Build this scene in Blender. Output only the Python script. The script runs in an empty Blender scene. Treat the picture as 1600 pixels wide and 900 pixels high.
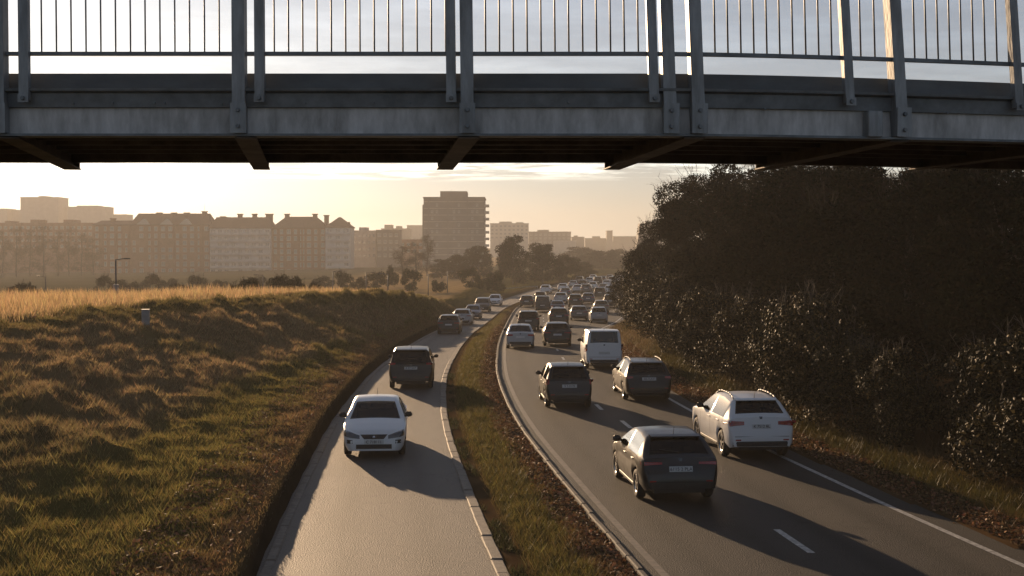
import bpy, math, random
import numpy as np
from mathutils import Vector, Matrix

random.seed(7)
RNG = np.random.default_rng(11)
SC = bpy.context.scene
COL = SC.collection
R = math.radians

# ------------------------------------------------------------------ camera, sky, sun, exposure
H = 5.5                      # eye height above the near road
F = 2000.0                   # focal length in photo pixels (1600 wide)
HZ = 395.0                   # horizon row
cam = bpy.data.cameras.new('camera')
camo = bpy.data.objects.new('camera', cam)
COL.objects.link(camo)
camo.location = (0, 0, H)
camo.rotation_euler = (R(90) - math.atan(55 / F), 0, 0)
cam.sensor_width = 36
cam.lens = 36 * F / 1600
cam.clip_start = 0.1
cam.clip_end = 6000
SC.camera = camo

SUN_AZ, SUN_EL = R(-20.5), R(9.6)
sdir = Vector((math.sin(SUN_AZ) * math.cos(SUN_EL), math.cos(SUN_AZ) * math.cos(SUN_EL), math.sin(SUN_EL)))

world = bpy.data.worlds.new('World')
SC.world = world
world.use_nodes = True
wn, wl = world.node_tree.nodes, world.node_tree.links
wn.clear()
w_out = wn.new('ShaderNodeOutputWorld')
w_bg = wn.new('ShaderNodeBackground')
w_bg.inputs['Strength'].default_value = 0.054
sky = wn.new('ShaderNodeTexSky')
sky.sky_type = 'NISHITA'
sky.sun_disc = False
sky.sun_elevation = SUN_EL
sky.sun_rotation = SUN_AZ
sky.air_density = 1.0
sky.dust_density = 0.5
sky.ozone_density = 4.0
# thin bright cloud streaks low over the horizon, all round
tc = wn.new('ShaderNodeTexCoord')
sep = wn.new('ShaderNodeSeparateXYZ')
wl.new(tc.outputs['Generated'], sep.inputs[0])
zmx = wn.new('ShaderNodeMath'); zmx.operation = 'MAXIMUM'; zmx.inputs[1].default_value = 0.02
wl.new(sep.outputs['Z'], zmx.inputs[0])
dx = wn.new('ShaderNodeMath'); dx.operation = 'DIVIDE'
dy = wn.new('ShaderNodeMath'); dy.operation = 'DIVIDE'
wl.new(sep.outputs['X'], dx.inputs[0]); wl.new(zmx.outputs[0], dx.inputs[1])
wl.new(sep.outputs['Y'], dy.inputs[0]); wl.new(zmx.outputs[0], dy.inputs[1])
cmb = wn.new('ShaderNodeCombineXYZ')
wl.new(dx.outputs[0], cmb.inputs[0]); wl.new(dy.outputs[0], cmb.inputs[1])
nz = wn.new('ShaderNodeTexNoise')
nz.inputs['Scale'].default_value = 0.9
nz.inputs['Detail'].default_value = 7
nz.inputs['Roughness'].default_value = 0.62
wl.new(cmb.outputs[0], nz.inputs['Vector'])
cr = wn.new('ShaderNodeValToRGB')
cr.color_ramp.elements[0].position = 0.44; cr.color_ramp.elements[1].position = 0.62
wl.new(nz.outputs['Fac'], cr.inputs[0])
band = wn.new('ShaderNodeMapRange'); band.interpolation_type = 'SMOOTHSTEP'
band.inputs['From Min'].default_value = 0.054; band.inputs['From Max'].default_value = 0.064
wl.new(sep.outputs['Z'], band.inputs['Value'])
band2 = wn.new('ShaderNodeMapRange'); band2.interpolation_type = 'SMOOTHSTEP'
band2.inputs['From Min'].default_value = 0.085; band2.inputs['From Max'].default_value = 0.13
band2.inputs['To Min'].default_value = 1.0; band2.inputs['To Max'].default_value = 0.12
wl.new(sep.outputs['Z'], band2.inputs['Value'])
m1 = wn.new('ShaderNodeMath'); m1.operation = 'MULTIPLY'
m2 = wn.new('ShaderNodeMath'); m2.operation = 'MULTIPLY'
wl.new(band.outputs[0], m1.inputs[0]); wl.new(band2.outputs[0], m1.inputs[1])
wl.new(m1.outputs[0], m2.inputs[0]); wl.new(cr.outputs[0], m2.inputs[1])
cl = wn.new('ShaderNodeMix'); cl.data_type = 'RGBA'; cl.blend_type = 'MIX'
mul = wn.new('ShaderNodeMix'); mul.data_type = 'RGBA'; mul.blend_type = 'MULTIPLY'; mul.inputs[0].default_value = 1
wl.new(sky.outputs[0], mul.inputs[6]); mul.inputs[7].default_value = (3.4, 3.1, 2.8, 1)
wl.new(m2.outputs[0], cl.inputs[0])
wl.new(sky.outputs[0], cl.inputs[6]); wl.new(mul.outputs[2], cl.inputs[7])
tintn = wn.new('ShaderNodeMix'); tintn.data_type = 'RGBA'; tintn.blend_type = 'MULTIPLY'; tintn.inputs[0].default_value = 1
wl.new(cl.outputs[2], tintn.inputs[6]); tintn.inputs[7].default_value = (1.0, .99, 1.03, 1)
hsv = wn.new('ShaderNodeHueSaturation'); hsv.inputs['Saturation'].default_value = 0.55
wl.new(tintn.outputs[2], hsv.inputs['Color'])
wl.new(hsv.outputs[0], w_bg.inputs['Color'])
wl.new(w_bg.outputs[0], w_out.inputs['Surface'])

sl = bpy.data.lights.new('sun', 'SUN')
sl.energy = 5.0
sl.angle = R(0.55)
sl.color = (1.0, 0.68, 0.40)
slo = bpy.data.objects.new('sun', sl)
slo.rotation_euler = sdir.to_track_quat('Z', 'Y').to_euler()
slo.location = (-40, 80, 60)
COL.objects.link(slo)

SC.view_settings.view_transform = 'Standard'
SC.view_settings.look = 'None'
SC.view_settings.exposure = 0.72
SC.view_settings.gamma = 1
SC.view_settings.use_curve_mapping = False
SC.render.engine = 'CYCLES'
cy = SC.cycles
cy.use_denoising = True
cy.max_bounces = 6
cy.diffuse_bounces = 2
cy.glossy_bounces = 2
cy.transmission_bounces = 4
cy.transparent_max_bounces = 12
cy.volume_bounces = 1
cy.caustics_reflective = False
cy.caustics_refractive = False

# ------------------------------------------------------------------ helpers
def tag(o, label=None, cat=None, group=None, kind=None):
    if label: o['label'] = label
    if cat: o['category'] = cat
    if group: o['group'] = group
    if kind: o['kind'] = kind
    return o

def empty(name, loc=(0, 0, 0), rz=0.0, parent=None):
    o = bpy.data.objects.new(name, None)
    o.location = loc
    o.rotation_euler = (0, 0, rz)
    o.empty_display_size = 0.3
    COL.objects.link(o)
    o.parent = parent
    return o

def mobj(name, me, parent=None, loc=(0, 0, 0), rz=0.0):
    o = bpy.data.objects.new(name, me)
    o.location = loc
    o.rotation_euler = (0, 0, rz)
    COL.objects.link(o)
    o.parent = parent
    return o

class MB:
    def __init__(s): s.v, s.f, s.m = [], [], []
    def face(s, pts, m=0):
        n = len(s.v); s.v += [tuple(p) for p in pts]; s.f.append(tuple(range(n, n + len(pts)))); s.m.append(m)
    def add(s, v, f, m=0):
        n = len(s.v); s.v += [tuple(p) for p in v]
        for q in f: s.f.append(tuple(i + n for i in q)); s.m.append(m)
    def box(s, c, d, m=0, rz=0.0, bev=0.0):
        hx, hy, hz = d[0] / 2, d[1] / 2, d[2] / 2
        ca, sa = math.cos(rz), math.sin(rz)
        if bev <= 0:
            P = [(-hx, -hy, -hz), (hx, -hy, -hz), (hx, hy, -hz), (-hx, hy, -hz), (-hx, -hy, hz), (hx, -hy, hz), (hx, hy, hz), (-hx, hy, hz)]
            Fc = [(0, 3, 2, 1), (4, 5, 6, 7), (0, 1, 5, 4), (1, 2, 6, 5), (2, 3, 7, 6), (3, 0, 4, 7)]
        else:
            P, b = [], bev
            for z, i in ((-hz, b), (-hz + b, 0), (hz - b, 0), (hz, b)):
                for x, y in ((-hx + b + i, -hy + i), (hx - b - i, -hy + i), (hx - i, -hy + b + i), (hx - i, hy - b - i), (hx - b - i, hy - i), (-hx + b + i, hy - i), (-hx + i, hy - b - i), (-hx + i, -hy + b + i)):
                    P.append((x, y, z))
            Fc = [tuple(range(7, -1, -1)), tuple(range(24, 32))]
            for k in range(3):
                for j in range(8):
                    a, b2 = k * 8 + j, k * 8 + (j + 1) % 8
                    Fc.append((a, b2, b2 + 8, a + 8))
        V = [(c[0] + x * ca - y * sa, c[1] + x * sa + y * ca, c[2] + z) for x, y, z in P]
        s.add(V, Fc, m)
    def hexa(s, b, t, m=0):      # 4 bottom corners, 4 top corners
        s.add(list(b) + list(t), [(3, 2, 1, 0), (4, 5, 6, 7), (0, 1, 5, 4), (1, 2, 6, 5), (2, 3, 7, 6), (3, 0, 4, 7)], m)
    def tube(s, p0, p1, r0, r1=None, n=6, m=0, cap=True):
        r1 = r0 if r1 is None else r1
        p0, p1 = Vector(p0), Vector(p1); d = (p1 - p0)
        if d.length < 1e-6: return
        d.normalize(); a = d.orthogonal().normalized(); b = d.cross(a)
        V = []
        for p, r in ((p0, r0), (p1, r1)):
            for k in range(n):
                t = 2 * math.pi * k / n
                V.append(p + a * (r * math.cos(t)) + b * (r * math.sin(t)))
        Fc = [(k, (k + 1) % n, n + (k + 1) % n, n + k) for k in range(n)]
        if cap: Fc += [tuple(range(n - 1, -1, -1)), tuple(range(n, 2 * n))]
        s.add(V, Fc, m)
    def mesh(s, name, mats, smooth=False, angle=None):
        me = bpy.data.meshes.new(name)
        me.from_pydata(s.v, [], s.f)
        for mt in (mats if isinstance(mats, (list, tuple)) else [mats]): me.materials.append(mt)
        me.polygons.foreach_set('material_index', s.m)
        if smooth:
            me.polygons.foreach_set('use_smooth', [True] * len(s.f))
            if angle: me.set_sharp_from_angle(angle=R(angle))
        me.update()
        return me
    def build(s, name, mats, parent=None, loc=(0, 0, 0), rz=0.0, smooth=False, angle=None):
        return mobj(name, s.mesh(name, mats, smooth, angle), parent, loc, rz)

def np_mesh(name, V, Fc, mat, tint=None, smooth=False):
    """V (n,3), Fc (m,k) arrays -> mesh, tint (n,3) as point colour"""
    me = bpy.data.meshes.new(name)
    n, (m, k) = len(V), Fc.shape
    me.vertices.add(n); me.vertices.foreach_set('co', np.asarray(V, np.float32).ravel())
    me.loops.add(m * k); me.loops.foreach_set('vertex_index', Fc.astype(np.int32).ravel())
    me.polygons.add(m); me.polygons.foreach_set('loop_start', np.arange(0, m * k, k, dtype=np.int32))
    if smooth: me.polygons.foreach_set('use_smooth', np.ones(m, bool))
    if tint is not None:
        at = me.attributes.new('tint', 'FLOAT_COLOR', 'POINT')
        c = np.ones((n, 4), np.float32); c[:, :3] = tint
        at.data.foreach_set('color', c.ravel())
    me.materials.append(mat)
    me.update(calc_edges=True)
    me.validate()
    return me

def vnoise(x, y, seed=0):
    x = np.asarray(x, float); y = np.asarray(y, float)
    xi, yi = np.floor(x).astype(np.int64), np.floor(y).astype(np.int64)
    fx, fy = x - xi, y - yi
    fx, fy = fx * fx * (3 - 2 * fx), fy * fy * (3 - 2 * fy)
    def h(a, b):
        n = (a * 374761393 + b * 668265263 + seed * 974711) & 0x7fffffff
        n = ((n ^ (n >> 13)) * 1274126177) & 0x7fffffff
        return ((n ^ (n >> 16)) & 0xffff) / 65535.0
    return (h(xi, yi) * (1 - fx) + h(xi + 1, yi) * fx) * (1 - fy) + (h(xi, yi + 1) * (1 - fx) + h(xi + 1, yi + 1) * fx) * fy

def fbm(x, y, seed=0, o=4):
    t, a, s = 0, 0.5, 0
    for k in range(o):
        t = t + a * vnoise(np.asarray(x) * 2 ** k + 17.3 * k, np.asarray(y) * 2 ** k - 9.1 * k, seed + k); s += a; a *= 0.5
    return t / s

def sstep(a, b, x):
    t = np.clip((np.asarray(x, float) - a) / (b - a), 0, 1)
    return t * t * (3 - 2 * t)

# ------------------------------------------------------------------ materials
def nmat(name):
    m = bpy.data.materials.new(name); m.use_nodes = True
    n, l = m.node_tree.nodes, m.node_tree.links
    b = n['Principled BSDF']
    return m, n, l, b

def simple(name, col, rough=0.6, metal=0.0, spec=0.5, var=0.0, scale=8.0, bump=0.0, bscale=40.0, coat=0.0, lo=None, stretch=None):
    m, n, l, b = nmat(name)
    b.inputs['Roughness'].default_value = rough
    b.inputs['Metallic'].default_value = metal
    b.inputs['Specular IOR Level'].default_value = spec
    b.inputs['Coat Weight'].default_value = coat
    b.inputs['Base Color'].default_value = (*col, 1)
    tcn = n.new('ShaderNodeTexCoord')
    src = tcn.outputs['Object']
    if stretch:
        mp = n.new('ShaderNodeMapping'); mp.inputs['Scale'].default_value = stretch
        l.new(src, mp.inputs[0]); src = mp.outputs[0]
    if var > 0 or lo:
        t = n.new('ShaderNodeTexNoise'); t.inputs['Scale'].default_value = scale; t.inputs['Detail'].default_value = 6; t.inputs['Roughness'].default_value = 0.65
        l.new(src, t.inputs['Vector'])
        r = n.new('ShaderNodeValToRGB')
        r.color_ramp.elements[0].position = 0.3; r.color_ramp.elements[1].position = 0.7
        c0 = lo if lo else tuple(c * (1 - var) for c in col)
        c1 = tuple(min(1, c * (1 + var)) for c in col)
        r.color_ramp.elements[0].color = (*c0, 1); r.color_ramp.elements[1].color = (*c1, 1)
        l.new(t.outputs['Fac'], r.inputs[0]); l.new(r.outputs[0], b.inputs['Base Color'])
    if bump > 0:
        t2 = n.new('ShaderNodeTexNoise'); t2.inputs['Scale'].default_value = bscale; t2.inputs['Detail'].default_value = 4
        l.new(src, t2.inputs['Vector'])
        bp = n.new('ShaderNodeBump'); bp.inputs['Strength'].default_value = bump; bp.inputs['Distance'].default_value = 0.02
        l.new(t2.outputs['Fac'], bp.inputs['Height']); l.new(bp.outputs[0], b.inputs['Normal'])
    return m

def tinted(name, rough=0.6, spec=0.3, trans=0.3, mult=1.0):
    """vegetation: point colour 'tint', part of the light passing through the blade"""
    m, n, l, b = nmat(name)
    a = n.new('ShaderNodeAttribute'); a.attribute_name = 'tint'
    b.inputs['Roughness'].default_value = rough
    b.inputs['Specular IOR Level'].default_value = spec
    l.new(a.outputs['Color'], b.inputs['Base Color'])
    if trans > 0:
        tr = n.new('ShaderNodeBsdfTranslucent'); l.new(a.outputs['Color'], tr.inputs['Color'])
        mx = n.new('ShaderNodeMixShader'); mx.inputs[0].default_value = trans
        l.new(b.outputs[0], mx.inputs[1]); l.new(tr.outputs[0], mx.inputs[2])
        l.new(mx.outputs[0], n['Material Output'].inputs['Surface'])
    return m

def asphalt_mat(name, base, spec):
    m, n, l, b = nmat(name)
    tcn = n.new('ShaderNodeTexCoord')
    g = n.new('ShaderNodeTexNoise'); g.inputs['Scale'].default_value = 34; g.inputs['Detail'].default_value = 3
    big = n.new('ShaderNodeTexNoise'); big.inputs['Scale'].default_value = 0.35; big.inputs['Detail'].default_value = 5
    mp = n.new('ShaderNodeMapping'); mp.inputs['Scale'].default_value = (1.6, 0.35, 1)
    l.new(tcn.outputs['Object'], g.inputs['Vector']); l.new(tcn.outputs['Object'], mp.inputs[0]); l.new(mp.outputs[0], big.inputs['Vector'])
    r1 = n.new('ShaderNodeValToRGB')
    r1.color_ramp.elements[0].position = .3; r1.color_ramp.elements[1].position = .72
    r1.color_ramp.elements[0].color = (base * .58, base * .54, base * .49, 1); r1.color_ramp.elements[1].color = (base * 1.55, base * 1.42, base * 1.25, 1)
    l.new(g.outputs['Fac'], r1.inputs[0])
    r2 = n.new('ShaderNodeValToRGB')
    r2.color_ramp.elements[0].position = .35; r2.color_ramp.elements[1].position = .65
    r2.color_ramp.elements[0].color = (.7, .7, .7, 1); r2.color_ramp.elements[1].color = (1.15, 1.12, 1.08, 1)
    l.new(big.outputs['Fac'], r2.inputs[0])
    mx = n.new('ShaderNodeMix'); mx.data_type = 'RGBA'; mx.blend_type = 'MULTIPLY'; mx.inputs[0].default_value = 1
    l.new(r1.outputs[0], mx.inputs[6]); l.new(r2.outputs[0], mx.inputs[7])
    at = n.new('ShaderNodeAttribute'); at.attribute_name = 'tint'
    wr = n.new('ShaderNodeMapRange'); wr.inputs['To Min'].default_value = 1.18; wr.inputs['To Max'].default_value = .66
    l.new(at.outputs['Fac'], wr.inputs['Value'])
    m3 = n.new('ShaderNodeMix'); m3.data_type = 'RGBA'; m3.blend_type = 'MULTIPLY'; m3.inputs[0].default_value = 1
    l.new(mx.outputs[2], m3.inputs[6]); l.new(wr.outputs[0], m3.inputs[7])
    # fine cracks
    vo = n.new('ShaderNodeTexVoronoi'); vo.feature = 'DISTANCE_TO_EDGE'; vo.inputs['Scale'].default_value = .55
    wob = n.new('ShaderNodeTexNoise'); wob.inputs['Scale'].default_value = 1.4; wob.inputs['Detail'].default_value = 5
    l.new(tcn.outputs['Object'], wob.inputs['Vector'])
    vad = n.new('ShaderNodeMix'); vad.data_type = 'RGBA'; vad.blend_type = 'ADD'; vad.inputs[0].default_value = 1.1
    l.new(tcn.outputs['Object'], vad.inputs[6]); l.new(wob.outputs['Color'], vad.inputs[7]); l.new(vad.outputs[2], vo.inputs['Vector'])
    ck = n.new('ShaderNodeMapRange'); ck.inputs['From Max'].default_value = .012; ck.inputs['To Min'].default_value = .55; ck.inputs['To Max'].default_value = 1.0
    l.new(vo.outputs['Distance'], ck.inputs['Value'])
    m4 = n.new('ShaderNodeMix'); m4.data_type = 'RGBA'; m4.blend_type = 'MULTIPLY'; m4.inputs[0].default_value = 1
    l.new(m3.outputs[2], m4.inputs[6]); l.new(ck.outputs[0], m4.inputs[7])
    l.new(m4.outputs[2], b.inputs['Base Color'])
    rr = n.new('ShaderNodeMapRange'); rr.inputs['To Min'].default_value = .60; rr.inputs['To Max'].default_value = .80
    l.new(big.outputs['Fac'], rr.inputs['Value']); l.new(rr.outputs[0], b.inputs['Roughness'])
    b.inputs['Specular IOR Level'].default_value = spec
    bp = n.new('ShaderNodeBump'); bp.inputs['Strength'].default_value = 1.0; bp.inputs['Distance'].default_value = .03
    l.new(g.outputs['Fac'], bp.inputs['Height']); l.new(bp.outputs[0], b.inputs['Normal'])
    return m

def paint_mat():
    m, n, l, b = nmat('car_paint')
    oi = n.new('ShaderNodeObjectInfo')
    l.new(oi.outputs['Color'], b.inputs['Base Color'])
    b.inputs['Roughness'].default_value = 0.32
    b.inputs['Metallic'].default_value = 0.0
    b.inputs['Specular IOR Level'].default_value = 0.3
    b.inputs['Coat Weight'].default_value = 0.3
    b.inputs['Coat Roughness'].default_value = 0.08
    t = n.new('ShaderNodeTexNoise'); t.inputs['Scale'].default_value = 5; t.inputs['Detail'].default_value = 5
    tcn = n.new('ShaderNodeTexCoord'); l.new(tcn.outputs['Object'], t.inputs['Vector'])
    mr = n.new('ShaderNodeMapRange'); mr.inputs['To Min'].default_value = .22; mr.inputs['To Max'].default_value = .46
    l.new(t.outputs['Fac'], mr.inputs['Value']); l.new(mr.outputs[0], b.inputs['Roughness'])
    return m

def glass_mat(name, tint):
    m, n, l, b = nmat(name)
    n.remove(b)
    tr = n.new('ShaderNodeBsdfTransparent'); tr.inputs[0].default_value = (*tint, 1)
    gl = n.new('ShaderNodeBsdfGlossy'); gl.inputs['Roughness'].default_value = .04; gl.inputs[0].default_value = (.9, .9, .9, 1)
    fr = n.new('ShaderNodeFresnel'); fr.inputs[0].default_value = 1.5
    mx = n.new('ShaderNodeMixShader')
    l.new(fr.outputs[0], mx.inputs[0]); l.new(tr.outputs[0], mx.inputs[1]); l.new(gl.outputs[0], mx.inputs[2])
    l.new(mx.outputs[0], n['Material Output'].inputs['Surface'])
    return m

M = {}
M['asphalt'] = asphalt_mat('asphalt', 0.07, .62)
M['asphalt2'] = asphalt_mat('asphalt_right', 0.04, .22)
M['line'] = simple('worn_white_paint', (.5, .49, .46), .55, var=.35, scale=9, lo=(.16, .155, .145))
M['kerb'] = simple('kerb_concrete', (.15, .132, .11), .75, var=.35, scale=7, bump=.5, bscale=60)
M['kerb_dark'] = simple('kerb_shade_colour', (.05, .046, .042), .8, var=.4, scale=7, bump=.5, bscale=60)  # drop shadow along the median kerb put into the base colour
M['soil'] = tinted('soil_and_turf', rough=1.0, spec=.0, trans=0)
M['grass'] = tinted('grass_blades', rough=.6, spec=.25, trans=.5)
M['leaf'] = tinted('leaves', rough=.9, spec=.0, trans=.03)
M['leaf_gloss'] = tinted('glossy_leaves', rough=.55, spec=.07, trans=.12)
M['bark'] = simple('bark', (.07, .055, .042), .9, var=.4, scale=4, bump=.7, bscale=12)
M['twig'] = simple('dark_twigs', (.022, .018, .014), .9, spec=.1, var=.3, scale=4)
M['litter'] = tinted('dead_leaves', rough=.7, spec=.2, trans=.15)
M['galv'] = simple('galvanised_steel', (.29, .30, .31), .55, metal=.25, var=.25, scale=7, bump=.15, bscale=30, stretch=(1.6, 1, .3), lo=(.17, .17, .17))
M['galv_dark'] = simple('galvanised_steel_dark', (.17, .18, .19), .55, metal=.35, var=.35, scale=5, bump=.15, bscale=30)
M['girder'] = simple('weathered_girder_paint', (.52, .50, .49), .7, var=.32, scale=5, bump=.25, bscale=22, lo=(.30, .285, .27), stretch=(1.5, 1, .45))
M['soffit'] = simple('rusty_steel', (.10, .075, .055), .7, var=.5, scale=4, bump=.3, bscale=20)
M['deck'] = simple('deck_plate', (.12, .125, .13), .6, metal=.2, var=.35, scale=3, bump=.15, bscale=25, stretch=(.4, 1, 1))
M['paint'] = paint_mat()
M['glass'] = glass_mat('car_glass', (.2, .22, .23))
M['glass_dark'] = glass_mat('car_glass_dark', (.035, .038, .04))
M['rubber'] = simple('rubber', (.018, .018, .018), .8, var=.3, scale=20)
M['plastic'] = simple('black_plastic', (.02, .02, .021), .55, var=.3, scale=10)
M['rim'] = simple('alloy', (.5, .5, .5), .3, metal=.9, var=.15, scale=10)
M['red'] = simple('tail_lamp_red', (.30, .012, .011), .15, coat=.6, var=.3, scale=14)
M['lamp'] = simple('head_lamp', (.10, .11, .12), .15, metal=.3, coat=.8, var=.45, scale=12)
M['seat'] = simple('seat_fabric', (.025, .025, .027), .9, var=.3, scale=20)
M['plate'] = simple('number_plate', (.55, .56, .55), .45, var=.12, scale=15)
M['ink'] = simple('plate_ink', (.03, .03, .035), .6)
M['chrome'] = simple('chrome', (.6, .6, .6), .2, metal=1)
M['brick'] = simple('brick_wall', (.26, .14, .09), .85, var=.22, scale=.6, bump=.2, bscale=4)
M['white_wall'] = simple('white_render', (.62, .6, .56), .8, var=.12, scale=.4)
M['grey_wall'] = simple('grey_concrete', (.17, .168, .165), .85, var=.15, scale=.25)
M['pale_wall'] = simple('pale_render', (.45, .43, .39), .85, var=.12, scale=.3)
M['roof'] = simple('tiled_roof', (.15, .085, .06), .85, var=.25, scale=1.2, bump=.3, bscale=5)
M['pane'] = simple('window_pane', (.30, .32, .34), .1, metal=.3, var=.5, scale=.7)
M['frame'] = simple('window_frame', (.42, .4, .37), .6, var=.1, scale=2)
M['pole'] = simple('lamp_post_steel', (.1, .1, .1), .55, metal=.4, var=.25, scale=3)
M['box_grey'] = simple('cabinet_grey', (.22, .23, .24), .6, var=.2, scale=4)

# ------------------------------------------------------------------ road geometry (X offset u from line L(Y))
def hermite(xk, yk):
    xk, yk = np.array(xk, float), np.array(yk, float)
    d = np.diff(yk) / np.diff(xk)
    t = np.empty_like(yk); t[0], t[-1] = d[0], d[-1]
    h = np.diff(xk)
    t[1:-1] = (d[:-1] * h[1:] + d[1:] * h[:-1]) / (h[1:] + h[:-1])
    def f(x):
        x = np.asarray(x, float)
        i = np.clip(np.searchsorted(xk, x) - 1, 0, len(xk) - 2)
        hh = xk[i + 1] - xk[i]; s = (x - xk[i]) / hh
        lo, hi = s < 0, s > 1
        sc = np.clip(s, 0, 1)
        v = (2 * sc**3 - 3 * sc**2 + 1) * yk[i] + (sc**3 - 2 * sc**2 + sc) * hh * t[i] + (-2 * sc**3 + 3 * sc**2) * yk[i + 1] + (sc**3 - sc**2) * hh * t[i + 1]
        v = np.where(lo, yk[0] + (x - xk[0]) * t[0], v)
        return np.where(hi, yk[-1] + (x - xk[-1]) * t[-1], v)
    return f

Lf = hermite([-40, 0, 10, 23, 31, 38.6, 53.7, 71, 88, 106, 130, 157, 200, 223, 268, 350, 450, 600],
             [12.5, 5.8, 4.15, 2.43, 1.55, .8, -.13, -.43, -.42, -.25, .1, 1.0, 4.7, 7.2, 13, 27, 52, 105])
def lin(xk, yk): return lambda x: np.interp(x, xk, yk)
uLf = lin([0, 22, 34, 50, 70, 100, 158, 186, 400], [-7.2, -6.75, -6.4, -6.05, -5.85, -5.7, -4.7, -4.4, -4.4])
uRf = lin([0, 100, 170, 200, 400], [-2.72, -2.72, -1.7, -1.1, -1.1])
uRRf = lin([0, 22, 27, 34, 48, 70, 90, 105, 123, 140, 157, 600], [6.9, 6.5, 6.3, 6.1, 5.8, 5.7, 6.3, 7.4, 10, 12, 14, 14])
def zroad(Y): return -1.3 * sstep(55, 140, Y)

def ground_px(px, py):
    """photo pixel on the road surface -> world point"""
    z = 0.0
    for _ in range(12):
        Y = F * (H - z) / (py - HZ); z = float(zroad(Y))
    return (px - 800) * (H - z) / (py - HZ), Y, z

toeX = lin([-40, 0, 22, 42, 66, 85, 100, 120, 200], [-10, -9.6, -9.3, -9.9, -8.2, -7.6, -6.9, -6.3, -4])
crestA = lin([-40, 45, 100, 130, 180, 230, 600], [-33, -18.2, -8.6, -6.8, -3.5, 2.0, 90])
crestZ = lin([-40, 60, 85, 100, 118, 135, 155, 600], [3.0, 3.0, 2.75, 2.2, 1.2, .3, -.3, -.3])

def terrain(X, Y):
    X, Y = np.asarray(X, float), np.asarray(Y, float)
    L = Lf(Y); u = X - L; zr = zroad(Y)
    uL, uR, uRR = uLf(Y), uRf(Y), uRRf(Y)
    # left side
    edge = L + uL - .20
    v = edge - X
    vt = np.maximum(edge - toeX(Y), .9)
    vc = np.maximum(edge - crestA(Y), vt + 1.5)
    zc = crestZ(Y)
    near = 1 - sstep(120, 150, Y)
    zt = zr + .45 + .40 * near
    zl = zr - .02 + (.42) * np.clip(v / .16, 0, 1)
    zl = zl + (zt - zr - .40) * np.clip((v - .16) / (vt - .16), 0, 1)
    s = sstep(0, 1, (v - vt) / (vc - vt)) * .2 + .8 * np.clip((v - vt) / (vc - vt), 0, 1)
    zl = zl + (zc - zt) * s
    zl = zl - np.clip(v - vc, 0, 400) * .018
    zl = np.maximum(zl, -5)
    n1 = fbm(X * .45, Y * .30, 3, 4) - .5
    n2 = fbm(X * 1.7, Y * 1.2, 9, 3) - .5
    bumpy = sstep(vt * .55, vt * 1.15, v) * (1 - sstep(vc * .95, vc + 3, v))
    zl = zl + bumpy * (n1 * .5 + n2 * .45 + .11 * np.clip((fbm(X * 1.5, Y * .9, 91, 2) - .42) * 4.5, 0, 1)) + sstep(.35, .9, v) * (n2 * .26 + n1 * .2)
    # median
    md = sstep(uR + .45, uR + .9, u) * (1 - sstep(-.85, -.5, u))
    zm = zr - .0 + md * (.10 + n2 * .16 + n1 * .1)
    zm = np.where((u < uR + .06) | (u > -.42), zr - .07, zm)
    # right side
    w = u - (uRR + .62)
    mound = np.exp(-((Y - 86) / 24) ** 2)
    far = sstep(95, 130, Y)
    zr_ = zr + .05 + .10 * sstep(0, 1.2, w) + (n2 * .12) * sstep(.2, 1, w)
    zr_ = zr_ + (1.2 + .5 * n1) * sstep(2.2, 8, w) + mound * (1.55 + .5 * n1) * sstep(.1, 3.0, w) + 1.6 * sstep(8, 20, w) * (1 - .4 * far)
    zr_ = zr_ - np.clip(w - 40, 0, 400) * .02
    out = np.where(v > 0, zl, np.where(u < uR, zr - .07, np.where(u < -.33, zm, np.where(w < 0, zr - .07, zr_))))
    # low hill far away
    far_h = sstep(860, 1450, Y) * (8 + 10 * fbm(X / 160, Y / 200, 21, 3)) * (1 - .55 * np.exp(-((X - 90) / 120) ** 2))
    return out + far_h

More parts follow.
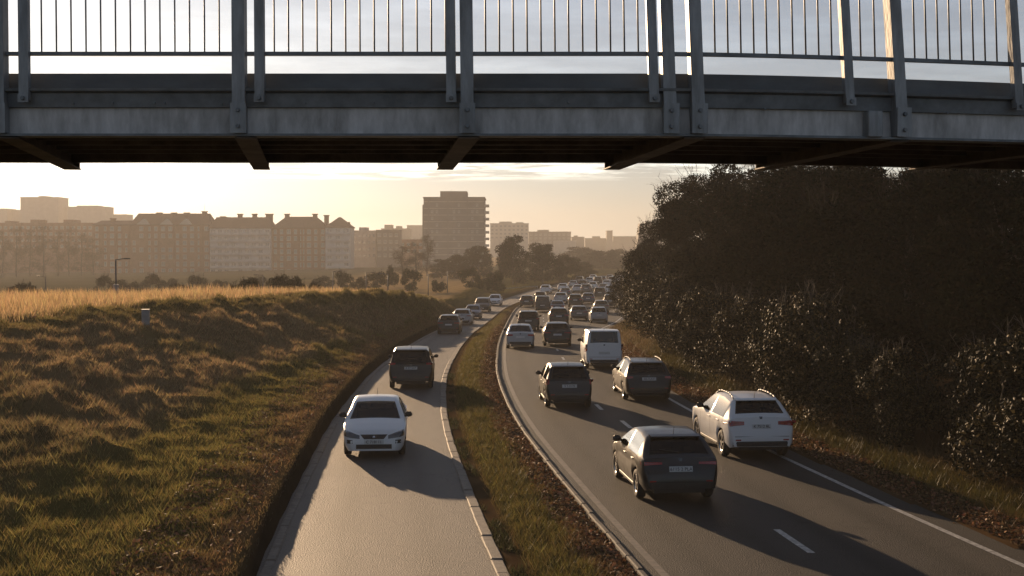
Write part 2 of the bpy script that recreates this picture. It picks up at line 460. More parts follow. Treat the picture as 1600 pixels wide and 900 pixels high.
def veg_tint(X, Y, r=None):
    """(n,3) colour of the turf: green verge, brown dead grass on the slope, straw on the meadow"""
    X, Y = np.asarray(X, float), np.asarray(Y, float)
    L = Lf(Y); u = X - L
    edge = L + uLf(Y) - .20; v = edge - X
    vt = np.maximum(edge - toeX(Y), .9); vc = np.maximum(edge - crestA(Y), vt + 1.5)
    n = fbm(X * .22, Y * .16, 31, 4); n2 = fbm(X * .9, Y * .6, 41, 3)
    green = np.array([.130, .108, .036]); brown = np.array([.205, .146, .078]); straw = np.array([.42, .29, .145]); dgreen = np.array([.062, .056, .026])
    dead = np.array([.15, .095, .05])
    def mix(a, b, t): return a * (1 - t[..., None]) + b * t[..., None]
    c = np.broadcast_to(green, X.shape + (3,)).copy()
    c = mix(c, np.array([.03, .024, .018]), 1 - sstep(.12, .32, v))  # bare soil at the cut edge, darkened to carry its shade in the colour
    c = mix(c, dead, sstep(.12, .32, v) * (1 - sstep(.5, 1.7, v + (n2 - .5) * 1.6)) * .85)
    low = sstep(38, 22, Y) if False else 1 - sstep(22, 40, Y + (n - .5) * 20)
    slope = sstep(vt * .8, vt * 1.15, v + (n - .5) * 2.5)
    c = mix(c, brown, slope * (1 - .45 * low) * (1 - .5 * sstep(.52, .66, n)))
    c = mix(c, dgreen, slope * low * .55)
    top = sstep(vc - 2.2, vc - .4, v + (n2 - .5) * 1.2)
    c = mix(c, green * .9, top * .8)
    c = mix(c, straw, sstep(vc + .8, vc + 3.0, v + (n - .5) * 3))
    c = mix(c, np.array([.075, .07, .035]), sstep(vc + 22, vc + 45, v) * sstep(0, 1, v))
    uR = uRf(Y)
    mm = (u > uR) & (u < -.2)
    cm = mix(np.broadcast_to(green * .95, X.shape + (3,)).copy(), dead * .8, sstep(-1.35, -.85, u + (n2 - .5) * .9))
    cm = mix(cm, dead * .75, 1 - sstep(uR + .35, uR + .6, u))
    c = np.where(mm[..., None], cm, c)
    w = u - (uRRf(Y) + .62)
    cr_ = mix(np.broadcast_to(dead * .7, X.shape + (3,)).copy(), green * .7, sstep(.5, 1.4, w + (n2 - .5) * 1.0) * (1 - sstep(1.8, 3.4, w)))
    cr_ = mix(cr_, brown * .9, sstep(60, 75, Y) * (.4 + .6 * (n > .5)))
    c = np.where((w > -.3)[..., None], cr_, c)
    return c

# terrain sheet, one mesh in (u, Y)
us = np.concatenate([[-950, -700, -500, -380, -280, -200, -150, -115, -90, -72, -58, -48, -41], np.arange(-36, -14, .5), np.arange(-14, -6.9, .2), np.arange(-6.9, -5.0, .08),
                     np.arange(-5.0, -2.9, .4), np.arange(-2.9, -.1, .09), np.arange(0, 6, .8), np.arange(6, 9, .15), np.arange(9, 16, .3), np.arange(16, 30, 1.0), [32, 36, 42, 50, 62, 80, 110, 150, 210, 290, 400, 550, 750, 1000]])
ys = np.concatenate([[-60, -40, -25, -12, -4], np.arange(2, 14, 1.5), np.arange(14, 70, .35), np.arange(70, 130, .8), np.arange(130, 260, 2.5), np.arange(260, 500, 12), np.arange(500, 1900, 50)])
U, YY = np.meshgrid(us, ys)
# far from the road the sheet stops following its bend
XX = Lf(np.clip(YY, -60, 320)) * np.exp(-(np.clip(np.abs(U) - 60, 0, None) / 120) ** 2) + U
nr, nc = U.shape
VV = np.stack([XX, YY, terrain(XX, YY)], -1).reshape(-1, 3)
ii = np.arange(nr * nc).reshape(nr, nc)
FF = np.stack([ii[:-1, :-1], ii[:-1, 1:], ii[1:, 1:], ii[1:, :-1]], -1).reshape(-1, 4)
tn = veg_tint(VV[:, 0], VV[:, 1]) * (.55 + .5 * fbm(VV[:, 0] * 2.2, VV[:, 1] * 2.2, 5, 3))[:, None]
ground = mobj('ground', np_mesh('ground', VV, FF, M['soil'], tn, smooth=True))
tag(ground, 'grassy banks and verges beside the two roads', None, None, 'structure')

def strip(name, ua, ub, y0, y1, dz, mat, parent=None, step=1.0, nu=2, kind=None, tracks=None):
    ysn = np.arange(y0, y1 + .001, step)
    fa = ua if callable(ua) else (lambda y: np.full_like(y, ua)); fb = ub if callable(ub) else (lambda y: np.full_like(y, ub))
    rows = []
    for k in range(nu):
        t = k / (nu - 1)
        rows.append(np.stack([Lf(ysn) + fa(ysn) * (1 - t) + fb(ysn) * t, ysn, zroad(ysn) + dz], -1))
    Vn = np.stack(rows, 1).reshape(-1, 3)
    idn = np.arange(len(Vn)).reshape(len(ysn), nu)
    Fn = np.stack([idn[:-1, :-1], idn[:-1, 1:], idn[1:, 1:], idn[1:, :-1]], -1).reshape(-1, 4)
    tt = None
    if tracks:
        uu = (Vn[:, 0] - Lf(Vn[:, 1])); yv = Vn[:, 1]; wv = np.zeros(len(Vn))
        for tr_ in tracks(yv):
            wv = np.maximum(wv, np.exp(-((uu - tr_) / .26) ** 2))
        tt = np.repeat(wv[:, None], 3, axis=1)
    o = mobj(name, np_mesh(name, Vn, Fn, mat, tt, smooth=True), parent)
    if kind: o['kind'] = kind
    return o

road_l = strip('road', lambda y: uLf(y) - .45, lambda y: uRf(y) + .05, -30, 460, 0.0, M['asphalt'], step=1, nu=34, kind='structure', tracks=lambda y: [(uLf(y) + uRf(y)) / 2 - .78, (uLf(y) + uRf(y)) / 2 + .78])
road_l['label'] = 'single lane asphalt road below the grassy embankment'
road_r = strip('road', lambda y: y * 0 - .36, lambda y: uRRf(y) + .66, -30, 460, 0.0, M['asphalt2'], step=1, nu=56, kind='structure', tracks=lambda y: [y * 0 + q for q in (.85, 2.35, 3.95, 5.4)])
road_r['label'] = 'two lane asphalt carriageway full of queueing traffic'
strip('edge_line', lambda y: uRRf(y) - .07, lambda y: uRRf(y) + .07, -20, 240, .005, M['line'], road_r)
strip('edge_line', -.06, .09, 19, 240, .005, simple('worn_edge_line', (.17, .145, .115), .7, var=.3, scale=6, lo=(.085, .075, .062)), road_r)
for (pa, pb) in (((1208, 827), (1275, 867)), ((967, 657), (990, 670)), ((930, 632), (942, 641))):
    a, b = ground_px(*pa), ground_px(*pb)
    ctr = lambda y: 0
    ya, yb = b[1], a[1]
    uc = ((a[0] - float(Lf(a[1]))) + (b[0] - float(Lf(b[1])))) / 2
    strip('lane_dash', uc - .07, uc + .07, ya, max(yb, ya + 1.6), .006, M['line'], road_r, step=.2)
uc_far = 3.1
for k in range(14):
    y0 = 52 + k * 7.2
    strip('lane_dash', uc_far - .06, uc_far + .06, y0, y0 + 2.2, .006, M['line'], road_r, step=.5)

# kerbs: one stone per metre near the camera, then a joined run
def kerb(name, label, uf, width, height, y0, y1, yfar, mat, length=.95):
    root = empty(name, (0, 0, 0)); tag(root, label, None, None, 'structure')
    y = y0
    while y < y1:
        ln = length - .02
        t = (float(Lf(y + ln)) - float(Lf(y))) / ln
        a = Vector((float(Lf(y)) + float(uf(y)), y, float(zroad(y)))); b = Vector((float(Lf(y + ln)) + float(uf(y + ln)), y + ln, float(zroad(y + ln))))
        j = random.uniform(-.008, .008); hz = height + random.uniform(-.012, .012)
        mb = MB(); c = .02
        P = [(a.x + j, a.y), (a.x + j + width, a.y), (b.x + j + width, b.y), (b.x + j, b.y)]
        base = [(p[0], p[1], a.z - .12 if i < 2 else b.z - .12) for i, p in enumerate(P)]
        mid = [(p[0], p[1], (a.z if i < 2 else b.z) + hz - c) for i, p in enumerate(P)]
        sx = [c, -c, -c, c]; sy = [c, c, -c, -c]
        top = [(p[0] + sx[i], p[1] + sy[i], (a.z if i < 2 else b.z) + hz) for i, p in enumerate(P)]
        mb.add(base + mid + top, [(0, 1, 5, 4), (1, 2, 6, 5), (2, 3, 7, 6), (3, 0, 4, 7), (4, 5, 9, 8), (5, 6, 10, 9), (6, 7, 11, 10), (7, 4, 8, 11), (8, 9, 10, 11)])
        mb.build('kerb_stone', mat, root)
        y += length
    ysn = np.arange(y, yfar, 2.0); mb = MB()
    for ya, yb in zip(ysn[:-1], ysn[1:]):
        P = []
        for q in (ya, yb):
            x = float(Lf(q)) + float(uf(q)); z = float(zroad(q)); P.append(((x, q, z - .1), (x + width, q, z - .1), (x + width, q, z + height), (x, q, z + height)))
        mb.face([P[0][3], P[0][2], P[1][2], P[1][3]]); mb.face([P[0][0], P[0][3], P[1][3], P[1][0]]); mb.face([P[0][2], P[0][1], P[1][1], P[1][2]])
    o = mb.build('kerb_run', mat, root); o['kind'] = 'stuff'
kerb('kerb', 'pale concrete kerb stones between the single lane road and the median', lambda y: uRf(y) - .12, .22, .045, 17, 66, 200, M['kerb'])
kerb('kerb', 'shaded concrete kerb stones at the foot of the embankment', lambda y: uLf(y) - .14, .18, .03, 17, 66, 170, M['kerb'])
kerb('kerb', 'dark kerb stones, drop shadow put into their colour, on the carriageway side of the median', lambda y: y * 0 - .44, .11, .10, 17, 66, 200, M['kerb_dark'])

# ------------------------------------------------------------------ grass
def blades(name, X, Y, hgt, wid, lean, mat, tint, zoff=0.0, sun_lean=0.0):
    n = len(X); Z = terrain(X, Y) + zoff
    th = RNG.uniform(0, 2 * np.pi, n); la = RNG.uniform(0, 2 * np.pi, n)
    bx, by = np.cos(th) * wid / 2, np.sin(th) * wid / 2
    lx, ly = np.cos(la) * lean * hgt, np.sin(la) * lean * hgt
    V = np.empty((n, 3, 3))
    V[:, 0] = np.stack([X - bx, Y - by, Z - .02], -1); V[:, 1] = np.stack([X + bx, Y + by, Z - .02], -1)
    V[:, 2] = np.stack([X + lx, Y + ly, Z + hgt], -1)
    Fc = np.arange(n * 3).reshape(n, 3)
    me = np_mesh(name, V.reshape(-1, 3), Fc, mat, np.repeat(tint, 3, axis=0))
    o = mobj(name, me); o['kind'] = 'stuff'
    return o

def scatter(n, y0, y1, ua, ub, power=1.0):
    Y = y0 + (y1 - y0) * RNG.uniform(0, 1, n) ** power
    t = RNG.uniform(0, 1, n)
    a, b = ua(Y), ub(Y)
    return Lf(Y) + a + (b - a) * t, Y

n = 520000
X, Y = scatter(n, 14, 135, lambda y: np.minimum(crestA(y) - 3.0, -9.5) - Lf(y), lambda y: uLf(y) - .30, 2.0)
L = Lf(Y); v = (L + uLf(Y) - .20) - X
vt = np.maximum((L + uLf(Y) - .20) - toeX(Y), .9)
slope = sstep(vt * .8, vt * 1.2, v)
clump = fbm(X * 1.1, Y * .9, 77, 3)
keep = RNG.uniform(0, 1, n) < (.5 + 1.0 * (clump - .25))
X, Y, slope, clump = X[keep], Y[keep], slope[keep], clump[keep]
n = len(X)
tus = np.clip((fbm(X * 1.5, Y * .9, 91, 2) - .42) * 4.5, 0, 1)
hg = (.06 + .12 * RNG.uniform(0, 1, n) * (.4 + tus)) * (1 - slope) + slope * (.08 + .06 * RNG.uniform(0, 1, n) + .13 * RNG.uniform(.3, 1, n) * tus)
ve = (Lf(Y) + uLf(Y) - .20) - X
hg = hg * (.3 + .7 * sstep(.25, .9, ve))
tint = 1.4 * veg_tint(X, Y) * RNG.uniform(.55, 1.45, (n, 1)) * (1 + RNG.uniform(-.12, .12, (n, 3)))
o = blades('bank_grass', X, Y, hg, .010 + .010 * RNG.uniform(0, 1, n) + Y * .00022, .8, M['grass'], np.clip(tint, .005, .8))
o['label'] = 'rough green and brown grass covering the left embankment'
# tall straw on the meadow behind the crest
n = 90000
Y = RNG.uniform(28, 150, n); X = np.minimum(crestA(Y), -8) - .6 - 26 * RNG.uniform(0, 1, n) ** 1.3
tint = np.array([.50, .35, .18]) * RNG.uniform(.6, 1.35, (n, 1)) * (1 + RNG.uniform(-.1, .1, (n, 3)))
patch = fbm(X * .25, Y * .2, 55, 3)
k = patch > .36
X, Y, tint, patch = X[k], Y[k], tint[k], patch[k]
dist = np.minimum(crestA(Y), -8) - X
hg = RNG.uniform(.25, .85, len(X)) * (.35 + 1.1 * patch) * (.35 + .65 * sstep(.5, 4, dist))
o = blades('meadow_grass', X, Y, hg, .03 + Y * .0003, .35, M['grass'], np.clip(tint, .01, .9))
o['label'] = 'tall straw coloured grass on the meadow behind the crest'
# median
n = 75000
X, Y = scatter(n, 15, 150, lambda y: uRf(y) + .42, lambda y: y * 0 - .62, 1.6)
u = X - Lf(Y)
keep = RNG.uniform(0, 1, n) < (1.1 - sstep(-1.35, -.8, u)) * (.35 + 1.4 * (fbm(X * 2, Y * 1.2, 15, 3) - .25))
X, Y = X[keep], Y[keep]; n = len(X)
tint = veg_tint(X, Y) * RNG.uniform(.55, 1.4, (n, 1)) * (1 + RNG.uniform(-.12, .12, (n, 3)))
o = blades('median_grass', X, Y, RNG.uniform(.05, .19, n), .013 + Y * .0002, .8, M['grass'], np.clip(tint, .005, .8))
o['label'] = 'short green grass on the median between the roads'
# weeds along the kerb gap
n = 5000
X, Y = scatter(n, 15, 60, lambda y: uRf(y) + .10, lambda y: uRf(y) + .42, 1.3)
keep = fbm(X * 1.5, Y * 1.1, 19, 2) > .55
X, Y = X[keep], Y[keep]; n = len(X)
o = blades('kerb_weeds', X, Y, RNG.uniform(.05, .16, n), .03, .7, M['grass'], np.array([.04, .042, .02]) * RNG.uniform(.6, 1.4, (n, 1)))
o['label'] = 'dark weeds growing along the pale kerb stones'
# right verge and mound
n = 90000
X, Y = scatter(n, 14, 128, lambda y: uRRf(y) + .75, lambda y: uRRf(y) + 6.5, 1.3)
w = X - Lf(Y) - uRRf(Y) - .62
keep = RNG.uniform(0, 1, n) < (.25 + 1.4 * (fbm(X * 1.6, Y, 25, 3) - .25)) * (.25 + .75 * sstep(.4, 1.2, w))
X, Y = X[keep], Y[keep]; n = len(X)
tint = .6 * veg_tint(X, Y) * RNG.uniform(.5, 1.4, (n, 1)) * (1 + RNG.uniform(-.12, .12, (n, 3)))
o = blades('verge_grass', X, Y, RNG.uniform(.06, .30, n), .016 + Y * .0002, .7, M['grass'], np.clip(tint, .005, .8))
o['label'] = 'patchy grass on the right verge and mound'

def litter(name, label, n, y0, y1, ua, ub, size=.05, col=(.2, .11, .055)):
    X, Y = scatter(n, y0, y1, ua, ub, 1.5)
    Z = terrain(X, Y) + RNG.uniform(.01, .05, n)
    a = RNG.normal(0, 1, (n, 3)); a[:, 2] *= .4; a /= np.linalg.norm(a, axis=1)[:, None]
    b = np.cross(a, RNG.normal(0, 1, (n, 3))); b /= np.linalg.norm(b, axis=1)[:, None]
    s = size * RNG.uniform(.5, 1.3, (n, 1))
    c = np.stack([X, Y, Z], -1)
    V = np.stack([c - a * s, c + b * s * .6, c + a * s, c - b * s * .6], 1).reshape(-1, 3)
    t = np.array(col) * RNG.uniform(.4, 1.7, (n, 1)) * (1 + RNG.uniform(-.15, .15, (n, 3)))
    o = mobj(name, np_mesh(name, V, np.arange(n * 4).reshape(n, 4), M['litter'], np.repeat(t, 4, axis=0)))
    o['kind'] = 'stuff'; o['label'] = label
litter('dead_leaves', 'brown dead leaves on the carriageway side of the median', 14000, 15, 110, lambda y: y * 0 - 1.25, lambda y: y * 0 - .42)
litter('dead_leaves', 'brown dead leaves along the right verge', 12000, 15, 75, lambda y: uRRf(y) + .45, lambda y: uRRf(y) + 1.6)
litter('dead_leaves', 'brown dead leaves at the foot of the left verge', 12000, 15, 90, lambda y: uLf(y) - 2.2, lambda y: uLf(y) - .6, .045, (.17, .1, .055))

# ------------------------------------------------------------------ footbridge
BRD = lambda px: 9.6 if px < 1000 else 9.6 + .56 * ((px - 1000) / 600) ** 1.6
def bx(px):
    D = BRD(px); return (px - 800) * D / F, D
def bz(py, D=9.6): return H + (HZ - py) * D / F
def byaw(px):
    a, b = bx(px - 8), bx(px + 8); return math.atan2(b[1] - a[1], b[0] - a[0])
def blean(px): return float(np.interp(px, [0, 380, 730, 1050, 1400, 1600], [0, .0, .012, .04, .07, .075]))
bridge = empty('footbridge', (0, 11, 0))
tag(bridge, 'grey steel footbridge with vertical bar railing crossing overhead', 'footbridge')
BO = Vector((0, 11, 0))
def bpart(mb, name, mat, smooth=False, parent=bridge):
    mb.v = [(p[0] - BO.x, p[1] - BO.y, p[2] - BO.z) for p in mb.v]
    return mb.build(name, mat, parent, smooth=smooth)
PXS = list(range(-700, 1000, 100)) + list(range(1000, 2301, 50))
def sweep(sec, name, mat, px0=-700, px1=2300, closed=True, parent=bridge):
    """sec: (depth offset behind the front face, z) polygon swept along the bridge"""
    pxs = [p for p in PXS if px0 <= p <= px1]
    if pxs[0] > px0: pxs = [px0] + pxs
    if pxs[-1] < px1: pxs.append(px1)
    mb = MB(); n = len(sec); V = []
    for p in pxs:
        x, d = bx(p); y = byaw(p)
        for o, z in sec: V.append((x - math.sin(y) * o - SKEW(p) * o, d + math.cos(y) * o, z))
    Fc = []
    for i in range(len(pxs) - 1):
        for j in range(n if closed else n - 1):
            a, b = i * n + j, i * n + (j + 1) % n
            Fc.append((a, a + n, b + n, b))
    if closed: Fc += [tuple(range(n)), tuple(range(len(V) - 1, len(V) - n - 1, -1))]
    mb.add(V, Fc)
    return bpart(mb, name, mat, parent=parent)
SKEW = lambda px: 0.0
zB, zM, zL, zT = bz(212), bz(168), bz(140), bz(112)
W_B = 3.0
# front edge beam: web panel, lip, flange
sweep([(.06, zB), (.06, zM), (.12, zM), (.12, zB)], 'girder_web', M['girder'])
sweep([(-.02, zB - .006), (-.02, zB + .012), (.16, zB + .012), (.16, zB - .006)], 'bottom_flange', M['galv_dark'])
sweep([(.03, zM + .001), (.015, zL - .03), (-.035, zL - .018), (-.04, zL + .002), (.12, zL + .006), (.12, zM + .001)], 'ledge_beam', M['galv_dark'])
sweep([(.14, zL - .02), (.14, zT), (.155, zT), (.155, zL - .02)], 'kick_plate', M['deck'])
sweep([(.16, zL - .05), (.16, zL - .01), (W_B - .16, zL - .01), (W_B - .16, zL - .05)], 'deck', M['deck'])
# rear edge beam and stringers under the deck
zrb = H + (HZ - 255) * (9.6 + W_B) / F
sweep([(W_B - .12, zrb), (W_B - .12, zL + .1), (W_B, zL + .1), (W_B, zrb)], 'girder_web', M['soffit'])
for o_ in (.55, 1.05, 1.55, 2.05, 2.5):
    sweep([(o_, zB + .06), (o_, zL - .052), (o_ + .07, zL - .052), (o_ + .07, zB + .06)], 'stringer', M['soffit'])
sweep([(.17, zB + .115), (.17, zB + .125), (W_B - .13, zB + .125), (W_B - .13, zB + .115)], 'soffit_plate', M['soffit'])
# cross beams, skewed a little
def cross_beam(px, px_back):
    x0, d0 = bx(px); d1 = d0 + W_B - .0; x1 = (px_back - 800) * d1 / F
    dv = Vector((x1 - x0, d1 - d0, 0)).normalized(); sv = Vector((dv.y, -dv.x, 0))
    z0, z1 = zB - .012, H + (HZ - 264) * d1 / F
    a, b = Vector((x0, d0, 0)), Vector((x1, d1, 0))
    mb = MB()
    def q(p, s, z): r = p + sv * s; return (r.x, r.y, z)
    t = .011
    mb.hexa([q(a, -.08, z0 - t), q(a, .08, z0 - t), q(b, .08, z1 - t), q(b, -.08, z1 - t)], [q(a, -.08, z0), q(a, .08, z0), q(b, .08, z1), q(b, -.08, z1)])
    mb.hexa([q(a + dv * .17, -.008, z0 + .001), q(a + dv * .17, .008, z0 + .001), q(b, .008, z1 + .001), q(b, -.008, z1 + .001)], [q(a + dv * .17, -.008, zB + .114), q(a + dv * .17, .008, zB + .114), q(b, .008, zB + .114), q(b, -.008, zB + .114)])
    mb.hexa([q(b - dv * .012, -.07, z1 + .001), q(b - dv * .012, .07, z1 + .001), q(b, .07, z1 + .001), q(b, -.07, z1 + .001)], [q(b - dv * .012, -.07, zrb + .05), q(b - dv * .012, .07, zrb + .05), q(b, .07, zrb + .05), q(b, -.07, zrb + .05)])
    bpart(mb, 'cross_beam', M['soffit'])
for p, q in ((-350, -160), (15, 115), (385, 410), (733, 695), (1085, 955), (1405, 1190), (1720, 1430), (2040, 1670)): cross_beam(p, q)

zTop = bz(-90)
def post(px, w, z0, off, deep, ztop=zTop, name='post', bolts=(), foot=None):
    x, d = bx(px); y = byaw(px); ln = blean(px)
    mb = MB(); c, s = math.cos(y), math.sin(y)
    def P(a, b, z): return (x + c * a - s * b - ln * (z - z0), d + s * a + c * b, z)
    mb.hexa([P(-w / 2, off, z0), P(w / 2, off, z0), P(w / 2, off + deep, z0), P(-w / 2, off + deep, z0)], [P(-w / 2, off, ztop), P(w / 2, off, ztop), P(w / 2, off + deep, ztop), P(-w / 2, off + deep, ztop)])
    o = bpart(mb, name, M['galv'])
    if foot:
        fb = MB(); fw, fz0, fz1 = foot
        def Q(a, b, z): return (x + c * a - s * b, d + s * a + c * b, z)
        fb.hexa([Q(-fw / 2, off - .014, fz0), Q(fw / 2, off - .014, fz0), Q(fw / 2, off - .002, fz0), Q(-fw / 2, off - .002, fz0)], [Q(-fw / 2, off - .014, fz1), Q(fw / 2, off - .014, fz1), Q(fw / 2, off - .002, fz1), Q(-fw / 2, off - .002, fz1)])
        bpart(fb, 'post_bracket', M['galv'], parent=o)
        for zz in bolts:
            nb = MB(); pt = Vector(Q(0, off - .015, zz)); nb.tube(pt, pt + Vector((s * .02, -c * .02, 0)), .018, .015, 6)
            bpart(nb, 'bolt', M['galv_dark'], parent=o)
MAIN = (-360, 3, 376, 731, 1047, 1090, 1405, 1725, 2040)
for p in MAIN: post(p, .095, zB + .02, -.05 if p != 1047 else -.03, .105, foot=(.118, zB + .012, bz(163)), bolts=(bz(199), bz(174)))
SUB = (-330, 44, 409, 706, 1020, 1322, 1584, 1890)
for p in SUB: post(p, .072, bz(158), -.058, .055, name='railing_post', foot=(.078, bz(162), bz(150)), bolts=(bz(156),))
# bottom rail of the railing, one length between main posts; top rail
zr0 = bz(85.5)
sweep([(-.012, zr0 - .014), (-.012, zr0 + .014), (.028, zr0 + .014), (.028, zr0 - .014)], 'bottom_rail', M['galv_dark'])
sweep([(-.03, zTop), (-.03, zTop + .05), (.06, zTop + .05), (.06, zTop)], 'top_rail', M['galv_dark'])
BAL = [68 + 23.05 * k for k in range(13)] + [430 + 22.25 * k for k in range(13)] + [759 + 21.6 * k for k in range(12)] + [1116 + 20.2 * k for k in range(10)] + [1343, 1365] + [1427 + 18.3 * k for k in range(9)]
BAL += [-320 + 23 * k for k in range(14)] + [1607 + 18.3 * k for k in range(6)]
for p in BAL:
    x, d = bx(p); ln = blean(p) * .55; mb = MB()
    z0 = zr0 + .0145
    mb.tube((x, d + .008, z0), (x - ln * (zTop - z0), d + .008, zTop - .001), .0068, n=6)
    bpart(mb, 'baluster', M['galv_dark'], smooth=True)
# small junction box on the ledge, right
mb = MB(); x, d = bx(1362); y = byaw(1362)
mb.box((x, d + .0, bz(190)), (.12, .1, .2), rz=y, bev=.006); bpart(mb, 'junction_box', M['galv'])
for px, py in ((115, 162), (177, 161), (242, 161), (258, 161), (347, 162), (477, 161), (584, 161), (640, 161), (888, 160), (1480, 168), (1195, 168)):
    x, d = bx(px); mb = MB(); mb.tube((x, d + .03, bz(py)), (x, d + .012, bz(py)), .011, .009, 6); bpart(mb, 'bolt', M['galv_dark'])

# ------------------------------------------------------------------ cars
def gfun(z, belt, top, rw):
    return float(np.interp(z, [.15, .3, .45, .65, belt - .1, belt, top], [.88, .94, .985, 1.0, .99, .955, rw]))

class Car:
    def __init__(s, top, W, belt, rw, wheels, r, zb, glass_rear=True, bp=-.28, side_end=None):
        s.top, s.W, s.belt, s.rw, s.wheels, s.r, s.zb, s.bp = top, W, belt, rw, wheels, r, zb, bp
        s.tx = np.array([p[0] for p in top][::-1]); s.tz = np.array([p[1] for p in top][::-1])
        s.tx = s.tx + np.arange(len(s.tx)) * 1e-6
        s.xf, s.xr = top[0][0], top[-1][0]
        s.key = {p[2]: (p[0], p[1]) for p in top if len(p) > 2}
        s.H = max(p[1] for p in top)
        s.side_end = side_end
    def zt(s, x): return float(np.interp(x, s.tx, s.tz))
    def plan(s, x):
        f = float(np.interp(s.xf - x, [0, .03, .1, .3, .6, 1.0], [.70, .78, .87, .94, .98, 1]))
        r = float(np.interp(x - s.xr, [0, .03, .1, .3, .7], [.83, .88, .93, .975, 1]))
        return f * r
    def hw(s, x, z): return s.W * s.plan(x) * gfun(z, s.belt, s.H, s.rw)
    def bot(s, x):
        z = float(np.interp(x, [s.xr, s.xr + .35, s.xr + .7, s.xf - .6, s.xf - .2, s.xf], [s.zb + .12, s.zb + .04, s.zb, s.zb, s.zb, s.zb + .03]))
        for wx in s.wheels:
            Ra = s.r + .055; d = abs(x - wx)
            if d < Ra: z = max(z, s.r + math.sqrt(Ra * Ra - d * d))
        return min(z, s.zt(x) - .08)
    def end_x(s, y, z, rear):
        xs = np.linspace(s.xr, s.xf, 420)
        if not rear: xs = xs[::-1]
        for x in xs:
            if s.zt(x) + .02 >= z and s.hw(x, z) >= abs(y): return x
        return xs[0]
    def bodycols(s):
        xs = set(round(p[0], 4) for p in s.top)
        for wx in s.wheels:
            Ra = s.r + .055
            for k in range(11): xs.add(round(wx + Ra * math.cos(math.pi * k / 10), 4))
        xs |= {round(s.bp - .045, 4), round(s.bp + .045, 4)}
        xs = sorted(xs); out = [xs[0]]
        for x in xs[1:]:
            if x - out[-1] < .012 and x not in [p[0] for p in s.top]: continue
            k = int((x - out[-1]) / .24)
            for j in range(k): out.append(out[-1] + (x - out[-1]) / (k + 1 - j))
            out.append(x)
        return out
    def build(s, name):
        root = empty(name)
        cols = s.bodycols(); FR = [1, .88, .55, .2]
        cx, cz = s.key['c']; wx_, wz = s.key['w']; rx, rz_ = s.key['r']; bx_, bz_ = s.key['b']
        rings = []
        for x in cols:
            zt, zb = s.zt(x), s.bot(x)
            bl = min(s.belt, zt - .055); sh = min(s.belt - .09, bl - .03); wt = max(bl + .002, zt - .075)
            lo = min(zb + .09, sh - .06); lo = max(lo, zb + .01); md = max(lo + .01, (lo + sh) / 2); sh = max(sh, md + .005); bl = max(bl, sh + .005); wt = max(wt, bl + .002)
            half = [(s.hw(x, zb) * .96, zb), (s.hw(x, lo), lo), (s.hw(x, md), md), (s.hw(x, sh), sh), (s.hw(x, bl), bl), (s.hw(x, wt), wt)]
            ye = s.hw(x, zt) - .035; crown = .025 if x < cx else .035
            for f in FR: half.append((ye * f, zt - .012 + crown * (1 - f * f)))
            half.append((0, zt - .012 + crown))
            rings.append([(x, y, z) for y, z in half] + [(x, -y, z) for y, z in half[-2::-1]])
        nring = len(rings[0]); V = [p for r in rings for p in r]
        body, parts = [], {'windscreen': [], 'rear_window': [], 'side_window_fl': [], 'side_window_rl': [], 'side_window_fr': [], 'side_window_rr': []}
        se = s.side_end if s.side_end is not None else rx - .02
        for i in range(len(cols) - 1):
            xm = (cols[i] + cols[i + 1]) / 2
            for j in range(nring - 1):
                q = (i * nring + j, i * nring + j + 1, (i + 1) * nring + j + 1, (i + 1) * nring + j)
                jj = j if j < nring / 2 - .5 else nring - 2 - j
                if jj == 4 and se < xm < cx - .12 and abs(xm - s.bp) > .044:
                    parts['side_window_' + ('f' if xm > s.bp else 'r') + ('l' if j < nring / 2 else 'r')].append(q)
                elif jj >= 7 and wx_ < xm < cx: parts['windscreen'].append(q)
                elif jj >= 7 and bx_ < xm < rx: parts['rear_window'].append(q)
                else: body.append(q)
        body.append(tuple(range(nring - 1, -1, -1))); body.append(tuple((len(cols) - 1) * nring + k for k in range(nring)))
        def sub(faces):
            ids = sorted(set(i for f in faces for i in f)); mp = {a: b for b, a in enumerate(ids)}
            mb = MB(); mb.add([V[i] for i in ids], [tuple(mp[i] for i in f) for f in faces]); return mb
        bo = sub(body).build('body', M['paint'], root, smooth=True, angle=38)
        for k, fs in parts.items():
            if fs: sub(fs).build('_'.join(k.split('_')[:2]), M['glass'] if k == 'windscreen' or k[-2] == 'f' else M['glass_dark'], root, smooth=True)
        # underside and seats
        mb = MB(); hw = s.W * .8
        mb.box(((s.xf + s.xr) / 2, 0, s.zb + .05), (s.xf - s.xr - .35, hw * 2 * .8, .08)); mb.build('underbody', M['plastic'], root)
        for sx in (-1, 1):
            mb = MB(); x0 = s.bp + .18
            mb.box((x0 + .2, sx * s.W * .42, .52), (.5, .5, .16), bev=.04)
            mb.hexa([(x0 - .08, sx * s.W * .42 - .24, .55), (x0 + .06, sx * s.W * .42 - .24, .55), (x0 + .06, sx * s.W * .42 + .24, .55), (x0 - .08, sx * s.W * .42 + .24, .55)],
                    [(x0 - .24, sx * s.W * .42 - .19, s.belt + .08), (x0 - .15, sx * s.W * .42 - .19, s.belt + .08), (x0 - .15, sx * s.W * .42 + .19, s.belt + .08), (x0 - .24, sx * s.W * .42 + .19, s.belt + .08)])
            mb.box((x0 - .22, sx * s.W * .42, s.belt + .2), (.1, .26, .18), bev=.035); mb.build('seat', M['seat'], root, smooth=True, angle=40)
        mb = MB(); x0 = s.bp - .75
